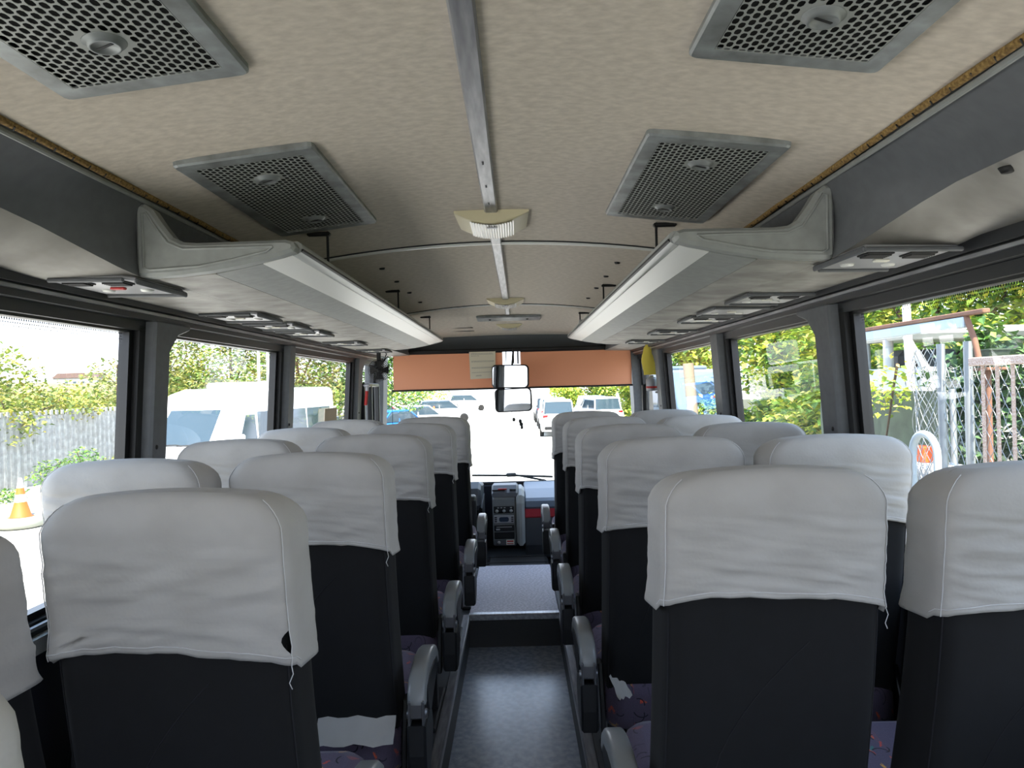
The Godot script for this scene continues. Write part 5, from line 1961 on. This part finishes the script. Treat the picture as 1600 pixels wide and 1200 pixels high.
func build_outside_right() -> void:
	# bank of hedge trees, nearest first
	var H := [[7.6, -5.2, 5.4, "leafy hedge tree at the right edge, behind the rusty bars"], [7.3, -8.6, 5.4, "leafy hedge tree behind the grey-white truck cab on the right"], [7.0, -11.8, 5.2, "yellow-green hedge tree filling the middle right window"], [7.3, -15.2, 5.2, "yellow hedge tree left in the middle right window"], [7.3, -19.6, 5.2, "hedge tree beside the pale van, left of the thin right pillar"], [9.6, -24.0, 5.4, "hedge tree on the far side of the pale van"], [7.6, -31.5, 5.2, "hedge tree straight behind the pale van"], [6.9, -42.0, 4.6, "hedge tree showing right of the brown blind"], [6.2, -51.0, 4.4, "farther hedge tree ahead, under the right end of the blind"], [4.6, -64.0, 4.2, "farthest hedge tree ahead, above the parked cars on the right"]]
	var n := 0
	for q in H:
		n += 1
		var w := 1.9 if n < 5 else 2.6
		var b := []
		var r := RandomNumberGenerator.new()
		r.seed = 300 + n
		for k in 9:
			b.append([Vector3(r.randf_range(-0.9, 0.5), q[2] * (0.12 + 0.84 * (k / 8.0)) - 0.3, r.randf_range(-w, w) * 0.7), Vector3(r.randf_range(0.9, 1.3), r.randf_range(0.7, 1.1), w * r.randf_range(0.55, 0.8))])
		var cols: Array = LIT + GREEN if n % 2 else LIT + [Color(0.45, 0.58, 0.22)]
		tree("hedge_tree", q[3], "tree", Vector3(q[0], GROUND, q[1]), q[2] * 0.8, b, 12000 if n < 5 else 8000, cols, 0.155 if n < 4 else 0.20 if n < 6 else 0.26, 200 + n, "hedge trees along the right side", 0.13)
	# taller trees behind, so that the bank fills the window
	for q in [[10.5, -6.0, "tall dense tree behind the nearest right hedge"], [10.2, -12.5, "tall dense tree behind the middle of the right hedge"], [10.5, -20.0, "tall dense tree behind the far part of the right hedge"]]:
		tree("leafy_tree", q[2], "tree", Vector3(q[0], GROUND, q[1]), 6.5, [[Vector3(0, 5.2, 0), Vector3(1.8, 1.9, 3.0)], [Vector3(-0.5, 3.2, 1.5), Vector3(1.6, 2.0, 2.4)], [Vector3(-0.5, 3.0, -2.0), Vector3(1.6, 2.0, 2.4)], [Vector3(-0.3, 1.2, 0), Vector3(1.5, 1.4, 3.4)]], 6500, GREEN + LIT.slice(0, 2), 0.22, int(400 - q[1]), "", 0.2)
	tree("hedge_bush", "dark green bush behind the chain-link fence, beside the planter", "bush", Vector3(4.75, GROUND, -7.15), 2.4, [[Vector3(0, 0.7, 0), Vector3(0.65, 0.9, 0.6)], [Vector3(0.05, 1.7, 0), Vector3(0.7, 0.8, 0.6)], [Vector3(0.1, 2.35, 0), Vector3(0.65, 0.5, 0.5)]], 4600, [Color(0.30, 0.42, 0.26), Color(0.24, 0.36, 0.25), Color(0.32, 0.44, 0.26), Color(0.20, 0.30, 0.20)], 0.12, 503, "", 0.07)
	# pale van half hidden by the hedge
	van("pale blue-white van half hidden in the right hedge, in the front side window", Vector3(6.05, GROUND + 0.30, -25.0), 0.03, "car_steel")
	tree("hedge_bush", "bright green bush growing in front of the pale van", "bush", Vector3(5.1, GROUND, -18.6), 1.6, [[Vector3(0, 1.3, 0), Vector3(0.55, 0.85, 0.7)], [Vector3(0.2, 0.7, -0.9), Vector3(0.6, 0.9, 0.9)]], 1800, GREEN + LIT.slice(1, 3), 0.13, 501, "", 0.05)
	var wp := thing("wooden_post", "weathered beige post leaning before the pale van on the right", "post", Vector3(3.28, GROUND, -13.4))
	var s := st()
	tube(s, [Vector3(0.16, 0, 0), Vector3(0.06, 1.4, 0), Vector3(-0.02, 2.75, 0)], 0.12, 10, 0.10)
	part("post", s, M.post_wood, wp)
	# truck cab behind the fence
	var tk := thing("truck_cab", "white truck cab with open side window behind the chain-link fence", "truck", Vector3(4.6, GROUND, -8.75))
	s = st()
	var X := across()
	var paint := mat("truck_grey", Color(0.66, 0.67, 0.66), 0.4)
	prism(s, [Vector2(-0.72, 0.9), Vector2(0.70, 0.9), Vector2(0.76, 1.6), Vector2(0.70, 2.50), Vector2(-0.70, 2.50), Vector2(-0.74, 1.6)], 0.0, 1.7, X, 0.04)
	part("door_panel", s, paint, tk)
	s = st()
	prism(s, [Vector2(-0.70, 2.84), Vector2(0.30, 2.84), Vector2(0.36, 2.90), Vector2(0.25, 2.98), Vector2(-0.70, 2.98)], 0.0, 1.7, X, 0.03)
	for x in [0.05, 1.65]:
		tube(s, [Vector3(x, 2.48, 0.66), Vector3(x, 2.88, 0.28)], 0.045, 6)
		tube(s, [Vector3(x, 2.48, -0.12), Vector3(x, 2.86, -0.12)], 0.06, 6)
		tube(s, [Vector3(x, 2.48, -0.66), Vector3(x, 2.86, -0.66)], 0.045, 6)
	part("roof_and_pillars", s, paint, tk)
	s = st()
	lathe(s, [[0.0, -0.02], [0.05, -0.015], [0.07, 0.0], [0.0, 0.01]], 14, frame(Vector3(0, 1, 0), Vector3(1, 0, 0), Vector3(0, 0, 1), Vector3(-0.005, 2.32, 0.42)))
	part("filler_cap", s, M.dark_steel, tk)
	s = st()
	cbox(s, Vector3(0.85, 2.58, -0.3), Vector3(1.3, 0.3, 0.4), 0.08)
	part("seat", s, M.dark_steel, tk)
	for z in [-0.45, 0.45]:
		wheel(tk, 0.2, z, 0.45, 0.3)
	# green tarpaulin panel
	var tp := thing("green_tarpaulin", "dull green tarpaulin panel hung along the yard fence", "tarpaulin", Vector3(3.45, GROUND, -6.75))
	s = st()
	var rings := []
	for i in 13:
		var r := []
		for j in 17:
			var u := j / 16.0
			r.append(Vector3(0.02 * sin(u * 11.0) + 0.015 * sin(i * 0.9 + j * 0.5), 2.27 * i / 12.0, 1.05 - 2.3 * u))
		rings.append(r)
	loft(s, rings, false, false, false)
	part("tarpaulin_sheet", s, M.tarp, tp)
	s = st()
	for z in [-1.25, -0.1, 1.05]:
		tube(s, [Vector3(0.04, 0, z), Vector3(0.04, 2.29, z)], 0.025, 8)
	part("support_post", s, M.galvanised, tp)
	tree("climbing_plant", "small leaves creeping over the top of the green tarpaulin", "plant", Vector3(3.26, GROUND, -6.55), 1.6, [[Vector3(0, 2.25, -0.1), Vector3(0.08, 0.25, 0.45)], [Vector3(0, 2.3, 0.4), Vector3(0.08, 0.3, 0.3)]], 220, LIT, 0.07, 502, "", 0.015)
	# chain-link fence in front of it
	var cf := thing("chain_link_fence", "grey chain-link fence with galvanised posts on the right", "fence", Vector3(3.0, GROUND, 0))
	for z in [-5.02, -4.72, -2.6]:
		s = st()
		tube(s, [Vector3(0, 0, z), Vector3(0, 2.62, z)], 0.028, 10)
		part("fence_post", s, M.galvanised, cf)
	s = st()
	for k in range(-26, 50):
		for dir in [-1.0, 1.0]:
			var pts := []
			var z: float = -3.4 - k * 0.075
			for i in 33:
				var y := 0.05 + i * 0.075
				var zz: float = z + dir * (i * 0.075 * 0.62)
				if zz < -5.02 or zz > -2.6:
					if pts.size() > 1:
						tube(s, pts, 0.0028, 4)
					pts = []
					continue
				pts.append(Vector3(0.004 * (1 if i % 2 else -1) * dir, y, zz))
			if pts.size() > 1:
				tube(s, pts, 0.0028, 4)
	part("wire_mesh", s, M.galvanised, cf).set_meta("kind", "stuff")
	# roll of netting beside the post
	var rl := thing("netting_roll", "upright roll of loose wire netting beside the first fence post", "wire netting", Vector3(2.99, GROUND, -5.17))
	s = st()
	for k in 10:
		for dir in [-1.0, 1.0]:
			var pts := []
			for i in 40:
				var a: float = TAU * k / 10.0 + dir * i * 0.28
				var rad := 0.10 + 0.02 * sin(i * 0.7 + k)
				pts.append(Vector3(cos(a) * rad, 0.1 + i * 0.064, sin(a) * rad))
			tube(s, pts, 0.003, 4)
	part("netting_coil", s, M.galvanised, rl)
	# rusty gate frame pieces
	var g1 := thing("gate_rail", "long grey and rusty steel rail lying across the fence posts", "rail", Vector3(3.0, 0, 0))
	s = st()
	cbox(s, Vector3(-0.03, 1.745, -5.55), Vector3(0.05, 0.07, 1.75), 0.006)
	part("steel_rail", s, M.pipe, g1)
	s = st()
	cbox(s, Vector3(-0.03, 1.80, -5.45), Vector3(0.05, 0.03, 1.95), 0.006)
	part("rusty_rail", s, M.rust, g1)
	s = st()
	tube(s, [Vector3(-0.03, 1.78, -4.68), Vector3(-0.03, 1.62, -4.6), Vector3(-0.03, 1.48, -4.56)], 0.02, 6)
	part("bent_stay", s, M.rust, g1)
	var g2 := thing("barred_gate", "rusty barred gate section at the right edge, with pale vertical bars", "gate", Vector3(2.93, 0, 0))
	s = st()
	cbox(s, Vector3(0, 1.48, -3.6), Vector3(0.05, 0.055, 1.95), 0.006)
	cbox(s, Vector3(0, -0.6, -3.6), Vector3(0.05, 0.055, 1.95), 0.006)
	part("gate_frame", s, M.rust_pale, g2)
	for k in 9:
		s = st()
		var z := -4.47 + k * 0.135
		tube(s, [Vector3(0, 1.47, z), Vector3(0, -0.6, z)], 0.011, 8)
		part("gate_bar", s, M.rust_pale, g2)
	var pb := thing("planter_box", "dark green plastic planter behind the gate corner", "planter", Vector3(3.3, 1.45, -4.98))
	pb.scale = Vector3.ONE * 0.72
	s = st()
	hexa(s, [Vector3(-0.08, 0, -0.14), Vector3(0.08, 0, -0.14), Vector3(0.08, 0, 0.14), Vector3(-0.08, 0, 0.14)], [Vector3(-0.10, 0.16, -0.18), Vector3(0.10, 0.16, -0.18), Vector3(0.10, 0.16, 0.18), Vector3(-0.10, 0.16, 0.18)])
	cbox(s, Vector3(0, 0.16, 0), Vector3(0.22, 0.02, 0.38), 0.006)
	part("planter_shell", s, mat("planter", Color(0.16, 0.22, 0.16), 0.7), pb)
	s = st()
	cbox(s, Vector3(0, -1.72, 0), Vector3(0.05, 3.4, 0.05), 0.01)
	cbox(s, Vector3(0, -0.02, 0), Vector3(0.2, 0.03, 0.3), 0.006)
	part("stand", s, M.rust, pb)
	leaves(pb, [[Vector3(0, 0.32, 0), Vector3(0.12, 0.22, 0.18)]], 130, GREEN, 0.10, 0.7, 77)
	var wpo := thing("white_post", "pale upright post behind the long steel rail on the right", "post", Vector3(3.62, GROUND, -6.5))
	s = st()
	cbox(s, Vector3(0, 1.68, 0), Vector3(0.06, 3.42, 0.06), 0.01, Basis(Vector3.RIGHT, -0.05))
	part("post", s, M.van_white, wpo)
	# bent pipe and the crate behind it
	var bp := thing("bent_pipe", "grey steel pipe bent into an upside-down U behind the right seats", "pipe", Vector3(2.45, GROUND, -4.29))
	s = st()
	var pts := []
	pts.append(Vector3(0, 0, -0.12))
	for k in 13:
		var a := PI * k / 12.0
		pts.append(Vector3(0, 1.93 + 0.12 * sin(a), -0.13 * cos(a)))
	pts.append(Vector3(0, 0, 0.12))
	tube(s, pts, 0.022, 10)
	part("bent_tube", s, M.pipe, bp)
	var cr := thing("orange_crate", "orange crate standing on a white ledge behind the bent pipe", "crate", Vector3(3.2, GROUND + 1.72, -5.62))
	cr.scale = Vector3.ONE * 0.58
	s = st()
	cbox(s, Vector3(0, 0.11, 0), Vector3(0.14, 0.22, 0.24), 0.01)
	part("crate_shell", s, M.orange, cr)
	s = st()
	cbox(s, Vector3(-0.072, 0.12, 0.06), Vector3(0.004, 0.03, 0.05), 0.001)
	part("handle_slot", s, M.dark_steel, cr)
	var lg := thing("white_ledge", "white concrete ledge under the orange crate", "ledge", Vector3(3.2, GROUND, -5.58))
	s = st()
	cbox(s, Vector3(0, 0.86, 0), Vector3(0.36, 1.72, 0.5), 0.02)
	part("ledge_block", s, M.wall_far, lg)
